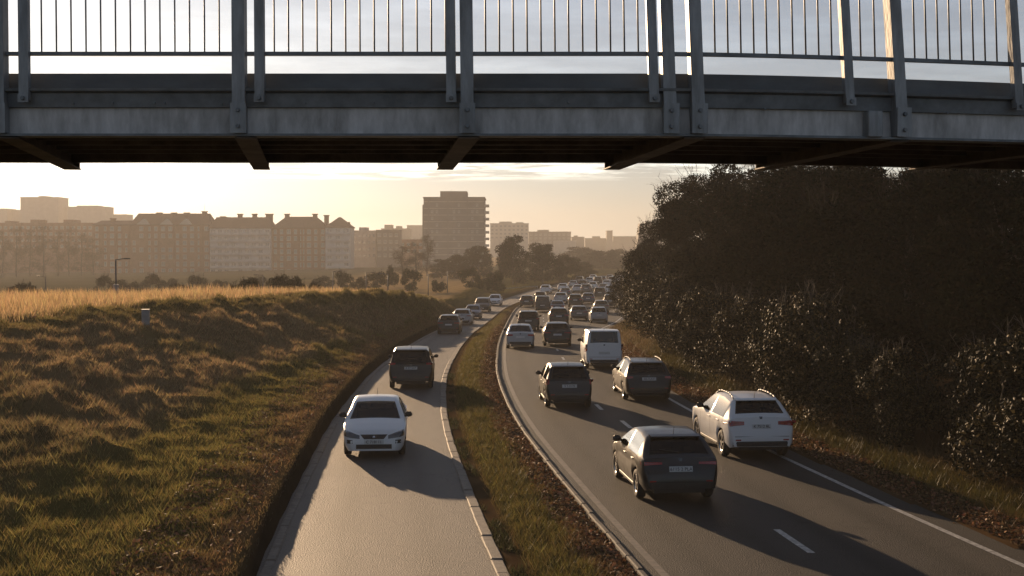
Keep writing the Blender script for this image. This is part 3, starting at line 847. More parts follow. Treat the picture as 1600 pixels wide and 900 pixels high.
        mb.hexa([(x0 - .1, -s.W * .72, .5), (x0 + .1, -s.W * .72, .5), (x0 + .1, s.W * .72, .5), (x0 - .1, s.W * .72, .5)], [(x0 - .25, -s.W * .68, s.belt + .02), (x0 - .13, -s.W * .68, s.belt + .02), (x0 - .13, s.W * .68, s.belt + .02), (x0 - .25, s.W * .68, s.belt + .02)])
        for sx in (-1, 1): mb.box((x0 - .2, sx * s.W * .38, s.belt + .1), (.08, .24, .14), bev=.03)
        mb.build('seat', M['seat'], root)
        mb = MB(); mb.box((cx - .28, 0, s.belt - .1), (.45, s.W * 1.6, .16), bev=.05); mb.build('dashboard', M['plastic'], root)
        # wheels
        for wx in s.wheels:
            for sy in (-1, 1):
                s.wheel(root, wx, sy)
        # mirrors, handles
        for sy in (-1, 1):
            mb = MB(); mx, mz = cx - .38, s.belt + .06; my = s.hw(mx, mz)
            mb.box((mx, sy * (my + .12), mz + .02), (.13, .2, .14), bev=.045); mb.box((mx + .01, sy * (my + .02), mz - .02), (.07, .1, .05), bev=.012)
            mb.build('wing_mirror', M['plastic'], root, smooth=True, angle=50)
            for hx in (s.bp + .12, s.bp - .78):
                mb = MB(); hz = s.belt - .12; mb.box((hx, sy * (s.hw(hx, hz) + .012), hz), (.18, .03, .025), bev=.008); mb.build('door_handle', M['paint'], root)
            for hx in (s.bp, cx - .22, s.bp - .95):     # door gaps
                mb = MB(); zz = np.linspace(s.zb + .2 if hx != s.bp - .95 else s.r * 2 + .12, s.belt - .01, 6)
                for a, b in zip(zz[:-1], zz[1:]):
                    ya, yb = s.hw(hx, a) + .002, s.hw(hx, b) + .002
                    mb.face([(hx - .006, sy * ya, a), (hx + .006, sy * ya, a), (hx + .006, sy * yb, b), (hx - .006, sy * yb, b)])
                mb.build('door_gap', M['plastic'], root)
            mb = MB(); xa, xb = s.wheels[1] + s.r + .08, s.wheels[0] - s.r - .08
            mb.box(((xa + xb) / 2, sy * (s.hw(0, s.zb + .05) - .01), s.zb + .045), (xb - xa, .05, .08), bev=.015); mb.build('side_skirt', M['plastic'], root)
        mb = MB(); ax = rx + .12; mb.tube((ax, 0, s.zt(ax) + .01), (ax - .08, 0, s.zt(ax) + .2), .008, .004, 5); mb.build('antenna', M['plastic'], root)
        return root
    def wheel(s, root, wx, sy):
        mb = MB(); r = s.r; hwid = .1; n = 24; yc = sy * (s.W - .13)
        prof = [(-hwid * .8, r * .62), (-hwid, r * .75), (-hwid * .95, r * .93), (-hwid * .6, r), (hwid * .6, r), (hwid * .95, r * .93), (hwid, r * .75), (hwid * .8, r * .62)]
        Vt = []
        for k in range(n):
            t = 2 * math.pi * k / n
            for y, q in prof: Vt.append((q * math.cos(t), y, q * math.sin(t)))
        np_ = len(prof)
        Fc = [(k * np_ + j, k * np_ + j + 1, ((k + 1) % n) * np_ + j + 1, ((k + 1) % n) * np_ + j) for k in range(n) for j in range(np_ - 1)]
        mb.add(Vt, Fc); w = mb.build('wheel', M['rubber'], root, loc=(wx, yc, r), smooth=True)
        mb = MB(); yo = sy * hwid * .72
        ring = [(.63, yo), (.60, yo + sy * .015), (.52, yo)]
        Vt = [(r * q * math.cos(2 * math.pi * k / n), y, r * q * math.sin(2 * math.pi * k / n)) for k in range(n) for q, y in ring]
        mb.add(Vt, [(k * 3 + j, k * 3 + j + 1, ((k + 1) % n) * 3 + j + 1, ((k + 1) % n) * 3 + j) for k in range(n) for j in range(2)])
        for k in range(5):
            t = 2 * math.pi * k / 5 + .3
            for a, b in (((.12, -.35), (.12, .35)),):
                c0, c1 = t - .38, t + .38; d0, d1 = t - .14, t + .14
                mb.face([(r * .14 * math.cos(c0), yo + sy * .006, r * .14 * math.sin(c0)), (r * .14 * math.cos(c1), yo + sy * .006, r * .14 * math.sin(c1)), (r * .55 * math.cos(d1), yo, r * .55 * math.sin(d1)), (r * .55 * math.cos(d0), yo, r * .55 * math.sin(d0))])
        Vt = [(r * .16 * math.cos(2 * math.pi * k / 10), yo + sy * .012, r * .16 * math.sin(2 * math.pi * k / 10)) for k in range(10)]
        mb.face(Vt if sy > 0 else Vt[::-1]); mb.build('rim', M['rim'], w, smooth=True, angle=30)
    def patch(s, root, name, mat, quad, rear, off=.012, n=(6, 3), parent=None):
        """raised piece on the front or rear face; quad = (y,z) corners: bottom-left, bottom-right, top-right, top-left"""
        V = []
        for j in range(n[1] + 1):
            for i in range(n[0] + 1):
                a, b = i / n[0], j / n[1]
                y = (quad[0][0] * (1 - a) + quad[1][0] * a) * (1 - b) + (quad[3][0] * (1 - a) + quad[2][0] * a) * b
                z = (quad[0][1] * (1 - a) + quad[1][1] * a) * (1 - b) + (quad[3][1] * (1 - a) + quad[2][1] * a) * b
                x = s.end_x(y, z, rear); V.append((x - off if rear else x + off, y, z))
        nn = (n[0] + 1); back = [(p[0] + (.04 if rear else -.04), p[1] * .985, p[2]) for p in V]
        Fc = [(j * nn + i, j * nn + i + 1, (j + 1) * nn + i + 1, (j + 1) * nn + i) for j in range(n[1]) for i in range(n[0])]
        m0 = len(V); rim = [i for i in range(nn)] + [j * nn + nn - 1 for j in range(1, n[1] + 1)] + [n[1] * nn + i for i in range(nn - 2, -1, -1)] + [j * nn for j in range(n[1] - 1, 0, -1)]
        Fc += [(rim[k], m0 + rim[k], m0 + rim[(k + 1) % len(rim)], rim[(k + 1) % len(rim)]) for k in range(len(rim))]
        mb = MB(); mb.add(V + back, Fc)
        return mb.build(name, mat, parent or root, smooth=True, angle=45)

def rect(y0, y1, z0, z1): return [(y0, z0), (y1, z0), (y1, z1), (y0, z1)]

SPEC = {
 'sedan': dict(top=[(2.20, .42), (2.19, .56), (2.12, .67), (1.95, .75), (1.5, .86), (1.05, .94, 'c'), (.3, 1.33, 'w'), (-.1, 1.415), (-.6, 1.42), (-1.05, 1.36, 'r'), (-1.65, 1.03, 'b'), (-1.9, 1.0), (-2.1, .97), (-2.16, .8), (-2.22, .68), (-2.23, .45)], W=.86, belt=.93, rw=.69, wheels=(1.32, -1.3), r=.31, zb=.2, tail=(.52, .97, .78, .92), head=(.44, .95)),
 'hatch': dict(top=[(2.10, .45), (2.09, .60), (2.02, .70), (1.86, .78), (1.45, .88), (1.0, .97, 'c'), (.25, 1.37, 'w'), (-.15, 1.45), (-.75, 1.46), (-1.40, 1.40, 'r'), (-1.84, 1.06, 'b'), (-1.97, 1.0), (-2.02, .80), (-2.08, .66), (-2.10, .45)], W=.895, belt=.99, rw=.68, wheels=(1.28, -1.28), r=.325, zb=.2, tail=(.46, .96, .84, .92), head=(.5, .95)),
 'suv': dict(top=[(2.22, .5), (2.21, .72), (2.12, .88), (1.92, .97), (1.5, 1.05), (1.0, 1.12, 'c'), (.3, 1.52, 'w'), (-.1, 1.61), (-.8, 1.62), (-1.55, 1.55, 'r'), (-1.93, 1.22, 'b'), (-2.06, 1.12), (-2.1, .9), (-2.18, .76), (-2.21, .45)], W=.925, belt=1.08, rw=.66, wheels=(1.36, -1.34), r=.36, zb=.25, tail=(.5, .985, .90, 1.05), head=(.52, .96)),
 'estate': dict(top=[(2.25, .45), (2.24, .60), (2.16, .70), (2.0, .78), (1.5, .88), (1.05, .97, 'c'), (.3, 1.37, 'w'), (-.1, 1.45), (-.9, 1.465), (-1.72, 1.41, 'r'), (-2.1, 1.06, 'b'), (-2.21, .98), (-2.24, .8), (-2.3, .66), (-2.32, .45)], W=.9, belt=.97, rw=.69, wheels=(1.38, -1.38), r=.33, zb=.2, tail=(.66, .97, .84, .95), head=(.5, .95)),
 'mpv': dict(top=[(2.1, .48), (2.08, .66), (2.0, .78), (1.85, .86), (1.55, .95), (1.3, 1.02, 'c'), (.45, 1.5, 'w'), (0, 1.6), (-.9, 1.63), (-1.7, 1.57, 'r'), (-1.97, 1.08, 'b'), (-2.06, 1.0), (-2.09, .72), (-2.14, .6), (-2.15, .42)], W=.91, belt=1.03, rw=.74, wheels=(1.36, -1.36), r=.33, zb=.2, tail=(.68, .97, .98, 1.08), head=(.5, .95)),
 'van': dict(top=[(2.12, .48), (2.1, .72), (2.02, .88), (1.82, .98), (1.5, 1.06), (1.25, 1.14, 'c'), (.6, 1.62, 'w'), (.2, 1.80), (-.9, 1.85), (-1.96, 1.82, 'r'), (-2.04, 1.27, 'b'), (-2.07, 1.1), (-2.10, .72), (-2.15, .6), (-2.16, .42)], W=.91, belt=1.14, rw=.84, wheels=(1.38, -1.34), r=.32, zb=.22, tail=(.88, .985, .82, 1.24), head=(.5, .95), side_end=-.75),
 'compact': dict(top=[(1.86, .46), (1.85, .62), (1.78, .73), (1.63, .81), (1.3, .92), (.95, 1.0, 'c'), (.3, 1.42, 'w'), (-.1, 1.50), (-.7, 1.52), (-1.36, 1.46, 'r'), (-1.70, 1.05, 'b'), (-1.8, .97), (-1.84, .75), (-1.89, .62), (-1.90, .44)], W=.85, belt=.98, rw=.71, wheels=(1.16, -1.18), r=.30, zb=.2, tail=(.84, .98, .82, 1.06), head=(.5, .95)),
}
def make_car(kind):
    sp = dict(SPEC[kind]); tail, head = sp.pop('tail'), sp.pop('head')
    c = Car(**sp); root = c.build('parked_car' if False else ('van' if kind == 'van' else 'car'))
    W = c.W
    for sy in (-1, 1):
        a, b, z0, z1 = tail
        q = [(sy * W * a, z0 + .25 * (z1 - z0)), (sy * W * b, z0), (sy * W * b, z1), (sy * W * a, z1 - .15 * (z1 - z0))]
        if sy < 0: q = [q[1], q[0], q[3], q[2]]
        c.patch(root, 'tail_light', M['red'], q, True, .012, (8, 3))
        zh = c.zt(c.xf - .22)
        q = [(sy * W * head[0], zh - .19), (sy * W * head[1] * .99, zh - .13), (sy * W * head[1] * .96, zh + .03), (sy * W * head[0], zh - .10)]
        if sy < 0: q = [q[1], q[0], q[3], q[2]]
        c.patch(root, 'headlight', M['lamp'], q, False, .012, (8, 3))
        zf = c.zb + .22
        q = rect(sy * W * .66, sy * W * .84, zf, zf + .1)
        if sy < 0: q = [q[1], q[0], q[3], q[2]]
        c.patch(root, 'fog_light', M['plastic'], q, False, .006, (3, 2))
    zh = c.zt(c.xf - .16)
    c.patch(root, 'grille', M['plastic'], [(-W * .30, zh - .17), (W * .30, zh - .17), (W * .42, zh - .05), (-W * .42, zh - .05)], False, .012, (10, 3))
    c.patch(root, 'lower_grille', M['plastic'], rect(-W * .55, W * .55, c.zb + .08, c.zb + .2), False, .006, (10, 2))
    c.patch(root, 'badge', M['chrome'], rect(-.03, .03, zh - .125, zh - .085), False, .022, (2, 2))
    # rear: bumper lower trim, plate, badge, wiper
    c.patch(root, 'bumper_trim', M['plastic'], rect(-W * .86, W * .86, c.zb + .13, c.zb + .26), True, .008, (12, 2))
    zp = {'sedan': .74, 'hatch': .76, 'suv': .90, 'estate': .84, 'mpv': .86, 'van': .8, 'compact': .80}[kind]
    ph = .11
    p1 = c.patch(root, 'number_plate', M['plate'], rect(-.26, .26, zp - ph / 2, zp + ph / 2), True, .02, (4, 1))
    p2 = c.patch(root, 'number_plate', M['plate'], rect(-.26, .26, c.zb + .21, c.zb + .32), False, .03, (4, 1))
    zbdg = c.key['b'][1] - .1
    c.patch(root, 'badge', M['lamp'], [(-.032, zbdg - .035), (.032, zbdg - .035), (.045, zbdg + .03), (-.045, zbdg + .03)], True, .010, (2, 2))
    zg = c.zb + .38
    c.patch(root, 'tailgate_gap', M['plastic'], rect(-W * .80, W * .80, zg, zg + .014), True, .0035, (14, 1))
    for sy in (-1, 1):
        q = rect(sy * W * .62, sy * W * .78, c.zb + .28, c.zb + .315)
        if sy < 0: q = [q[1], q[0], q[3], q[2]]
        c.patch(root, 'reflector', M['red'], q, True, .006, (3, 1))
    if kind != 'sedan':
        b, r = c.key['b'], c.key['r']; mb = MB()
        t = lambda f, y: (b[0] + (r[0] - b[0]) * f - .015, y, b[1] + (r[1] - b[1]) * f + .02)
        mb.tube(t(.06, 0), t(.22, .42), .012, .008, 5); mb.build('wiper', M['plastic'], root)
        mb = MB(); xs = r[0] + .05; hwid = c.hw(xs, r[1]) - .06
        mb.hexa([(xs - .16, -hwid * .94, r[1] - .02), (xs, -hwid, r[1] + .0), (xs, hwid, r[1] + .0), (xs - .16, hwid * .94, r[1] - .02)], [(xs - .16, -hwid * .94, r[1] + .005), (xs, -hwid, r[1] + .035), (xs, hwid, r[1] + .035), (xs - .16, hwid * .94, r[1] + .005)])
        mb.build('roof_spoiler', M['paint'], root)
    if kind in ('suv', 'estate'):
        for sy in (-1, 1):
            mb = MB(); pts = [(x, sy * (c.hw(x, c.zt(x)) - .06), c.zt(x) + (.055 if -1.3 < x < .1 else .0)) for x in np.linspace(.25, -1.5, 9)]
            for a, b in zip(pts[:-1], pts[1:]): mb.tube(a, b, .018, n=6)
            mb.build('roof_rail', M['galv'], root, smooth=True)


    return root, c

def copy_tree(o, parent=None):
    c = o.copy(); COL.objects.link(c); c.parent = parent
    for ch in list(o.children): copy_tree(ch, c)
    return c

def set_col(o, col):
    o.color = col
    for ch in o.children: set_col(ch, col)

PROTO = {}
COLS = {'black': (.006, .007, .008, 1), 'dark': (.014, .0155, .018, 1), 'white': (.72, .73, .74, 1), 'silver': (.38, .40, .42, 1), 'blue': (.03, .055, .11, 1), 'tan': (.22, .18, .13, 1), 'grey': (.13, .135, .14, 1), 'red': (.12, .015, .015, 1)}
GL = 'traffic on the single lane road'; GR = 'traffic queueing on the carriageway'
CARS = [
 # px, py of the near end, kind, colour, facing camera, label, group
 (587, 716, 'sedan', 'white', 1, 'white saloon car driving towards the camera on the single lane road', GL),
 (642, 608, 'mpv', 'black', 0, 'black people carrier right behind the white saloon on the left road', GL),
 (701, 522, 'hatch', 'dark', 0, 'dark hatchback where the left road begins to bend', GL),
 (722, 508, 'hatch', 'silver', 0, 'silver roofed car tucked behind the dark hatchback on the left road', GL),
 (738, 499, 'sedan', 'blue', 1, 'dark blue car half hidden in the middle of the left road queue', GL),
 (753, 488, 'mpv', 'dark', 1, 'dark car facing the camera, second to last on the left road', GL),
 (772, 478, 'sedan', 'white', 1, 'small pale car, last on the left road before the bend', GL),
 (1062, 785, 'hatch', 'dark', 0, 'dark hatchback in front, nearest of all cars to the camera', GR),
 (1187, 718, 'suv', 'white', 0, 'white crossover with roof rails beside the hedge', GR),
 (889, 638, 'compact', 'dark', 0, 'dark small hatchback in the left lane in front of the white van', GR),
 (1014, 627, 'estate', 'black', 0, 'black estate car in the right lane ahead of the white crossover', GR),
 (944, 577, 'van', 'white', 0, 'tall white van with dark rear window in the right lane', GR),
 (871, 541, 'hatch', 'black', 0, 'black hatchback just left of the white van', GR),
 (813, 545, 'sedan', 'silver', 0, 'silver saloon hugging the median next to the black hatchback', GR),
 (826, 517, 'mpv', 'black', 0, 'tall black car directly ahead of the silver saloon', GR),
 (873, 509, 'suv', 'dark', 0, 'dark crossover ahead of the black hatchback', GR),
 (905, 501, 'hatch', 'grey', 0, 'grey car in the right lane, first ahead of the white van', GR),
 (936, 505, 'compact', 'silver', 0, 'pale small car beside the mound, just ahead of the white van', GR),
 (848, 488, 'van', 'dark', 0, 'boxy dark van with bright roof left of centre in the queue', GR),
 (823, 480, 'hatch', 'black', 0, 'black car nearest the end of the median', GR),
 (844, 473, 'compact', 'grey', 0, 'small grey car in front of the black car at the median end', GR),
 (871, 490, 'sedan', 'blue', 0, 'blue saloon in the second lane ahead of the dark crossover', GR),
 (940, 490, 'hatch', 'tan', 0, 'tan car ahead of the pale small car by the mound', GR),
 (899, 480, 'suv', 'black', 0, 'big black crossover in the middle of the far queue', GR),
 (919, 475, 'hatch', 'blue', 0, 'bluish car right beside the big black crossover', GR),
 (954, 481, 'mpv', 'black', 0, 'small black car on the right edge of the queue near the mound', GR),
 (985, 472, 'suv', 'silver', 0, 'silver car seen over the top of the mound', GR),
 (852, 459, 'estate', 'white', 0, 'white car far off on the left edge of the jam', GR),
 (876, 474, 'hatch', 'silver', 0, 'silver far car ahead of the blue saloon', GR),
]
rest = [(883, 464, 'sedan', 'blue'), (879, 456, 'hatch', 'white'), (937, 466, 'mpv', 'dark'), (902, 458, 'hatch', 'white'), (916, 459, 'suv', 'grey'), (895, 450, 'sedan', 'silver'), (910, 449, 'hatch', 'dark'), (926, 453, 'compact', 'white'),
        (942, 456, 'sedan', 'grey'), (952, 460, 'hatch', 'white'), (905, 443.5, 'mpv', 'grey'), (921, 444, 'hatch', 'silver'), (934, 446, 'van', 'dark'), (948, 449, 'hatch', 'white'), (926, 440, 'suv', 'white'), (941, 441, 'sedan', 'dark'), (956, 443.5, 'mpv', 'silver'), (967, 450, 'estate', 'white'), (952, 438.5, 'hatch', 'grey'), (968, 440, 'sedan', 'white'), (981, 444, 'compact', 'silver'), (983, 438, 'suv', 'dark')]
ORD = ['nearest', 'second', 'third', 'fourth', 'fifth', 'sixth', 'seventh', 'eighth', 'ninth', 'tenth']
cnt = {}
for px, py, kd, colr in sorted(rest, key=lambda r: -r[1]):
    cn = {'white': 'white', 'silver': 'silver', 'dark': 'dark', 'grey': 'grey', 'blue': 'navy blue'}[colr]
    kn = {'sedan': 'saloon', 'hatch': 'hatchback', 'mpv': 'people carrier', 'suv': 'crossover', 'compact': 'small hatchback', 'van': 'van', 'estate': 'estate car'}[kd]
    k = (cn, kn); i = cnt.get(k, 0); cnt[k] = i + 1
    CARS.append((px, py, kd, colr, 0, f'{ORD[i]} tiny {cn} {kn} in the distant hazy end of the jam', GR))

def plate_text(car, body, spec, txt, rear=True):
    pl = [c for c in car.children if c.name.split('.')[0] == 'number_plate']
    p = pl[0 if rear else 1]
    xs = [v.co for v in p.data.vertices]
    x = min(v.x for v in xs) if rear else max(v.x for v in xs)
    zs = [v.z for v in xs]; z = (min(zs) + max(zs)) / 2
    cu = bpy.data.curves.new('plate_text', 'FONT'); cu.body = txt; cu.size = .105; cu.align_x = 'CENTER'; cu.align_y = 'CENTER'; cu.offset = .001
    cu.materials.append(M['ink'])
    tmp = bpy.data.objects.new('plate_text_curve', cu); me = bpy.data.meshes.new_from_object(tmp); bpy.data.objects.remove(tmp)
    o = bpy.data.objects.new('plate_text', me); COL.objects.link(o); o.parent = p
    o.location = (x - .004 if rear else x + .004, 0, z)
    o.rotation_euler = (R(90), 0, R(-90)) if rear else (R(90), 0, R(90))
TXT = {0: 'C 718111', 1: '8 4715KP', 7: '6115 2 PLA', 8: 'K 7S12 RL', 9: 'V 5 0170', 10: 'BB-7LAX'}
for i, (px, py, kd, colr, front, label, grp) in enumerate(CARS):
    if kd not in PROTO:
        root, c = make_car(kd); PROTO[kd] = (root, c); o = root
    else:
        o = copy_tree(PROTO[kd][0]); c = PROTO[kd][1]
        for ch in list(o.children_recursive):
            if ch.name.startswith('plate_text'): bpy.data.objects.remove(ch)
    x, y, z = ground_px(px, py)
    d = (float(Lf(y + 2)) - float(Lf(y - 2))) / 4
    hd = Vector((d, 1, 0)).normalized()
    ln = c.xf if front else -c.xr
    near = .32     # wheels stand a little behind the bumper
    pos = Vector((x, y, z)) + hd * (ln - near)
    pos.z = float(zroad(pos.y)) + .002
    o.location = pos
    ang = math.atan2(hd.y, hd.x) + (math.pi if front else 0) + random.uniform(-.01, .01)
    if i == 0: ang += -.02
    o.rotation_euler = (0, 0, ang)
    set_col(o, COLS[colr])
    tag(o, label, 'van' if kd == 'van' else 'car', grp)
    if i in TXT: plate_text(o, None, None, TXT[i], rear=not front)

# ------------------------------------------------------------------ trees, bushes
def leaf_cloud(name, blobs, n, size, cols, mat, shell=.72, flat=1.0):
    """leaf quads spread near the surfaces of ellipsoid blobs (cx,cy,cz,rx,ry,rz)"""
    B = np.array(blobs, float); area = (B[:, 3] * B[:, 4] + B[:, 3] * B[:, 5] + B[:, 4] * B[:, 5])
    idx = RNG.choice(len(B), n, p=area / area.sum())
    d = RNG.normal(0, 1, (n, 3)); d /= np.linalg.norm(d, axis=1)[:, None]
    rr = shell + (1.06 - shell) * RNG.uniform(0, 1, (n, 1)) ** .6
    c = B[idx, :3] + d * rr * B[idx, 3:]
    c += RNG.normal(0, .06, (n, 3)) * B[idx, 3:]
    c[:, 2] = np.maximum(c[:, 2], .03)
    a = RNG.normal(0, 1, (n, 3)); a[:, 2] -= .3; a /= np.linalg.norm(a, axis=1)[:, None]
    b = np.cross(a, d + RNG.normal(0, .6, (n, 3))); b /= np.linalg.norm(b, axis=1)[:, None]
    s = size * RNG.uniform(.55, 1.35, (n, 1))
    nrm = np.cross(a, b)
    V = np.stack([c - a * s * .5, c + b * s * .26 + nrm * s * .08, c + a * s * .5, c - b * s * .26 + nrm * s * .08], 1).reshape(-1, 3)
    cl = np.array(cols)[RNG.integers(0, len(cols), n)] * RNG.uniform(.6, 1.4, (n, 1))
    f = np.arange(n * 4).reshape(n, 4)
    Fc = np.concatenate([f[:, [0, 1, 2]], f[:, [0, 2, 3]]])
    return np_mesh(name, V, Fc, mat, np.repeat(cl, 4, axis=0))

def twig_mesh(name, blobs, n, ln, mat):
    mb = MB()
    for k in range(n):
        b = random.choice(blobs); t = random.uniform(0, 2 * math.pi); e = random.uniform(.25, 1.4)
        d = Vector((math.cos(t) * math.cos(e), math.sin(t) * math.cos(e), math.sin(e)))
        p = Vector(b[:3]) + Vector((d.x * b[3], d.y * b[4], d.z * b[5])) * .8
        g = (d + Vector((random.gauss(0, .25), random.gauss(0, .25), random.uniform(.1, .7)))).normalized()
        L_ = ln * random.uniform(.5, 1.3); q = p + g * L_
        mb.tube(p, q, .014, .005, 3, cap=False)
        for j in range(3):
            f = random.uniform(.3, .9); m_ = p + g * L_ * f
            h = (g + Vector((random.gauss(0, .6), random.gauss(0, .6), random.gauss(.1, .4)))).normalized()
            mb.tube(m_, m_ + h * L_ * random.uniform(.2, .5), .008, .003, 3, cap=False)
    return mb.mesh(name, mat)

def trunk_mesh(name, h, r, blobs, limbs=7):
    mb = MB(); p = Vector((0, 0, -.4)); k = 5
    pts = [p]
    for i in range(1, k + 1): pts.append(Vector((random.gauss(0, .05) * h * .15, random.gauss(0, .05) * h * .15, h * i / k)))
    for i in range(k): mb.tube(pts[i], pts[i + 1], r * (1 - .75 * i / k), r * (1 - .75 * (i + 1) / k), 7, cap=False)
    for b in random.sample(blobs, min(limbs, len(blobs))):
        z0 = min(b[2] * .6, h * .8); f = z0 / h * k; i = min(int(f), k - 1); s = pts[i].lerp(pts[i + 1], f - i)
        e = Vector(b[:3]); m_ = s.lerp(e, .5) + Vector((0, 0, -.1 * h * .3))
        mb.tube(s, m_, r * .4, r * .25, 5, cap=False); mb.tube(m_, e, r * .25, r * .08, 5, cap=False)
    return mb.mesh(name, M['bark'], smooth=True)

def blobset(n, rx, ry, z0, z1, br, seed, dome=True):
    rs = random.Random(seed); out = []
    for k in range(n):
        t = rs.random(); z = z0 + (z1 - z0) * t
        env = math.sqrt(max(0.0, 1 - (abs(t - .42) / .62) ** 2.2)) if dome else (1 - .85 * t)
        a = rs.uniform(0, 2 * math.pi); q = env * rs.uniform(.3, .92)
        s = br * rs.uniform(.6, 1.2) * (.6 + .4 * env)
        out.append((math.cos(a) * rx * q, math.sin(a) * ry * q, z, s * rs.uniform(.9, 1.2), s * rs.uniform(.9, 1.2), s * rs.uniform(.75, 1.05)))
    return out

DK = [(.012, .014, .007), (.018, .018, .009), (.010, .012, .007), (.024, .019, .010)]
TREE = []
for k in range(4):
    bl = blobset(34, .44, .44, .10, .93, .135, 100 + k)
    bl = [tuple(c * 9 for c in b) for b in bl]
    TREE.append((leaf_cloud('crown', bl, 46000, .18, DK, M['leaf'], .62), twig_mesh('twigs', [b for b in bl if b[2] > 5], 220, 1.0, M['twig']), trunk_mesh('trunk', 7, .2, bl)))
def place_tree(var, name, loc, scale, rz, label, cat, group, variants=TREE, twigs=True):
    o = empty(name, loc, rz); o.scale = scale
    cm, tm, tr = variants[var]
    mobj('trunk', tr, o); mobj('crown', cm, o)
    if twigs and tm: mobj('twigs', tm, o)['kind'] = 'stuff'
    tag(o, label, cat, group); return o
ORDT = ['nearest', 'second', 'third', 'fourth', 'fifth', 'sixth', 'seventh', 'eighth', 'ninth', 'tenth', 'eleventh', 'twelfth', 'farthest']
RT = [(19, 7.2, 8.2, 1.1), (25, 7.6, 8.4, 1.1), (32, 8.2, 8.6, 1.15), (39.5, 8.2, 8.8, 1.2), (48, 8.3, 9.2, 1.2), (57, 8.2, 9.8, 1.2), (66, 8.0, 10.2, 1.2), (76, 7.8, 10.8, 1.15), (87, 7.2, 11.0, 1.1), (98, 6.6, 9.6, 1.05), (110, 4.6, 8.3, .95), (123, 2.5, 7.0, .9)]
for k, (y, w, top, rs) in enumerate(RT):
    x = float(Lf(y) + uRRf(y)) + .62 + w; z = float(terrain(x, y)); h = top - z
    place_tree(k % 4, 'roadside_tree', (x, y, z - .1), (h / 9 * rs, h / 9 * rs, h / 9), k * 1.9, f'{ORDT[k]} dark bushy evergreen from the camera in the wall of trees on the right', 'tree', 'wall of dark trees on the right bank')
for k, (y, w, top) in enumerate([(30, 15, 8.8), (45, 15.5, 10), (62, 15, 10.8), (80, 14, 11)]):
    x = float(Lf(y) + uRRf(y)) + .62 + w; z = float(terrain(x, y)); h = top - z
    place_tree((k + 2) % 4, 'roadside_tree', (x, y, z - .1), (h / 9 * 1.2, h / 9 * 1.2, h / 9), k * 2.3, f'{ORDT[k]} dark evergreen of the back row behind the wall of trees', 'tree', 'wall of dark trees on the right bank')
# leafy hedge in front, sunlit glints put into one yellowish leaf colour
HG = [(.115, .088, .04), (.03, .027, .013), (.018, .018, .009), (.014, .015, .008), (.02, .018, .009)]
HEDGE = []
for k in range(3):
    bl = blobset(20, 1.5, 1.7, .3, 2.7, .62, 300 + k)
    HEDGE.append((leaf_cloud('foliage', bl, 11000, .105, HG, M['leaf_gloss'], .6), twig_mesh('twigs', bl, 60, .5, M['bark'])))
yy = 18.0; k = 0
while yy < 104:
    w = 3.0 - .3 * math.sin(k) - .9 * float(sstep(55, 75, yy)); w += 1.2 * float(sstep(70, 90, yy))
    x = float(Lf(yy) + uRRf(yy)) + .62 + w; z = float(terrain(x, yy))
    x += random.uniform(-.5, .7)
    o = empty('hedge_shrub', (x, yy, z - .15), k * 1.3); s = random.uniform(.75, 1.3); o.scale = (s, s, s * random.uniform(.9, 1.15))
    fm, tm = HEDGE[k % 3]
    mobj('foliage', fm, o); mobj('twigs', tm, o)['kind'] = 'stuff'
    nm = (ORDT + ['thirteenth', 'fourteenth', 'fifteenth', 'sixteenth', 'seventeenth', 'eighteenth', 'nineteenth', 'twentieth', 'twenty-first', 'twenty-second', 'twenty-third', 'twenty-fourth', 'twenty-fifth', 'twenty-sixth', 'twenty-seventh', 'twenty-eighth', 'twenty-ninth', 'thirtieth', 'thirty-first', 'thirty-second', 'thirty-third', 'thirty-fourth'])
    nm.remove('farthest') if 'farthest' in nm else None
    tag(o, f'{nm[k]} glossy leaved shrub from the camera in the low hedge on the right verge', 'shrub', 'low hedge along the right verge')
    yy += 2.55 + .012 * yy; k += 1

# hazy trees in the middle distance
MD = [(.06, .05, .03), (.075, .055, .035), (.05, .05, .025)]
MID = []
for k in range(3):
    bl = [tuple(c * 10 for c in b) for b in blobset(34, .36, .36, .12, .95, .13, 500 + k)]
    MID.append((leaf_cloud('crown', bl, 12000, .36, MD, M['leaf'], .4), twig_mesh('twigs', bl, 60, 1.2, M['bark']), trunk_mesh('trunk', 8, .2, bl)))
POP = []
for k in range(2):
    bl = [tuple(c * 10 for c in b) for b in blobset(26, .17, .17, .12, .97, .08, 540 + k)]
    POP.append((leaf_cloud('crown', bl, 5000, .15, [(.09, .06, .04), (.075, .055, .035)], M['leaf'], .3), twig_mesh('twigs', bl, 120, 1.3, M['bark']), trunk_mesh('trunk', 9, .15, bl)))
def tree_px(px, ytop, d, wpx, variants, var, label, group='hazy trees in the middle distance', name='tree'):
    x = (px - 800) * d / F; zt = H + (HZ - ytop) * d / F; z = float(terrain(x, d)); h = max(zt - z, 2)
    wd = wpx * d / F; base = 7.2 if variants is MID else 3.6
    place_tree(var % len(variants), name, (x, d, z - .1), (wd / base, wd / base, h / 10), px * .7, label, 'tree', group, variants)
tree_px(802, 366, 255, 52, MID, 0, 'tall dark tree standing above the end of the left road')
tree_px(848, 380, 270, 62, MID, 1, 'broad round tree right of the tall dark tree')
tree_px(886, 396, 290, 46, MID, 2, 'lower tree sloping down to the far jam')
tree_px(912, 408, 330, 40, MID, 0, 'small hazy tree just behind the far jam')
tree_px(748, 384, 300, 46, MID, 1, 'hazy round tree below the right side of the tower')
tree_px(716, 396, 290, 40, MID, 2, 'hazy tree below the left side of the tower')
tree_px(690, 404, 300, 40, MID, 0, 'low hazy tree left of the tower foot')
tree_px(668, 366, 330, 30, POP, 0, 'tall slender tree whose tip reaches the tower edge')
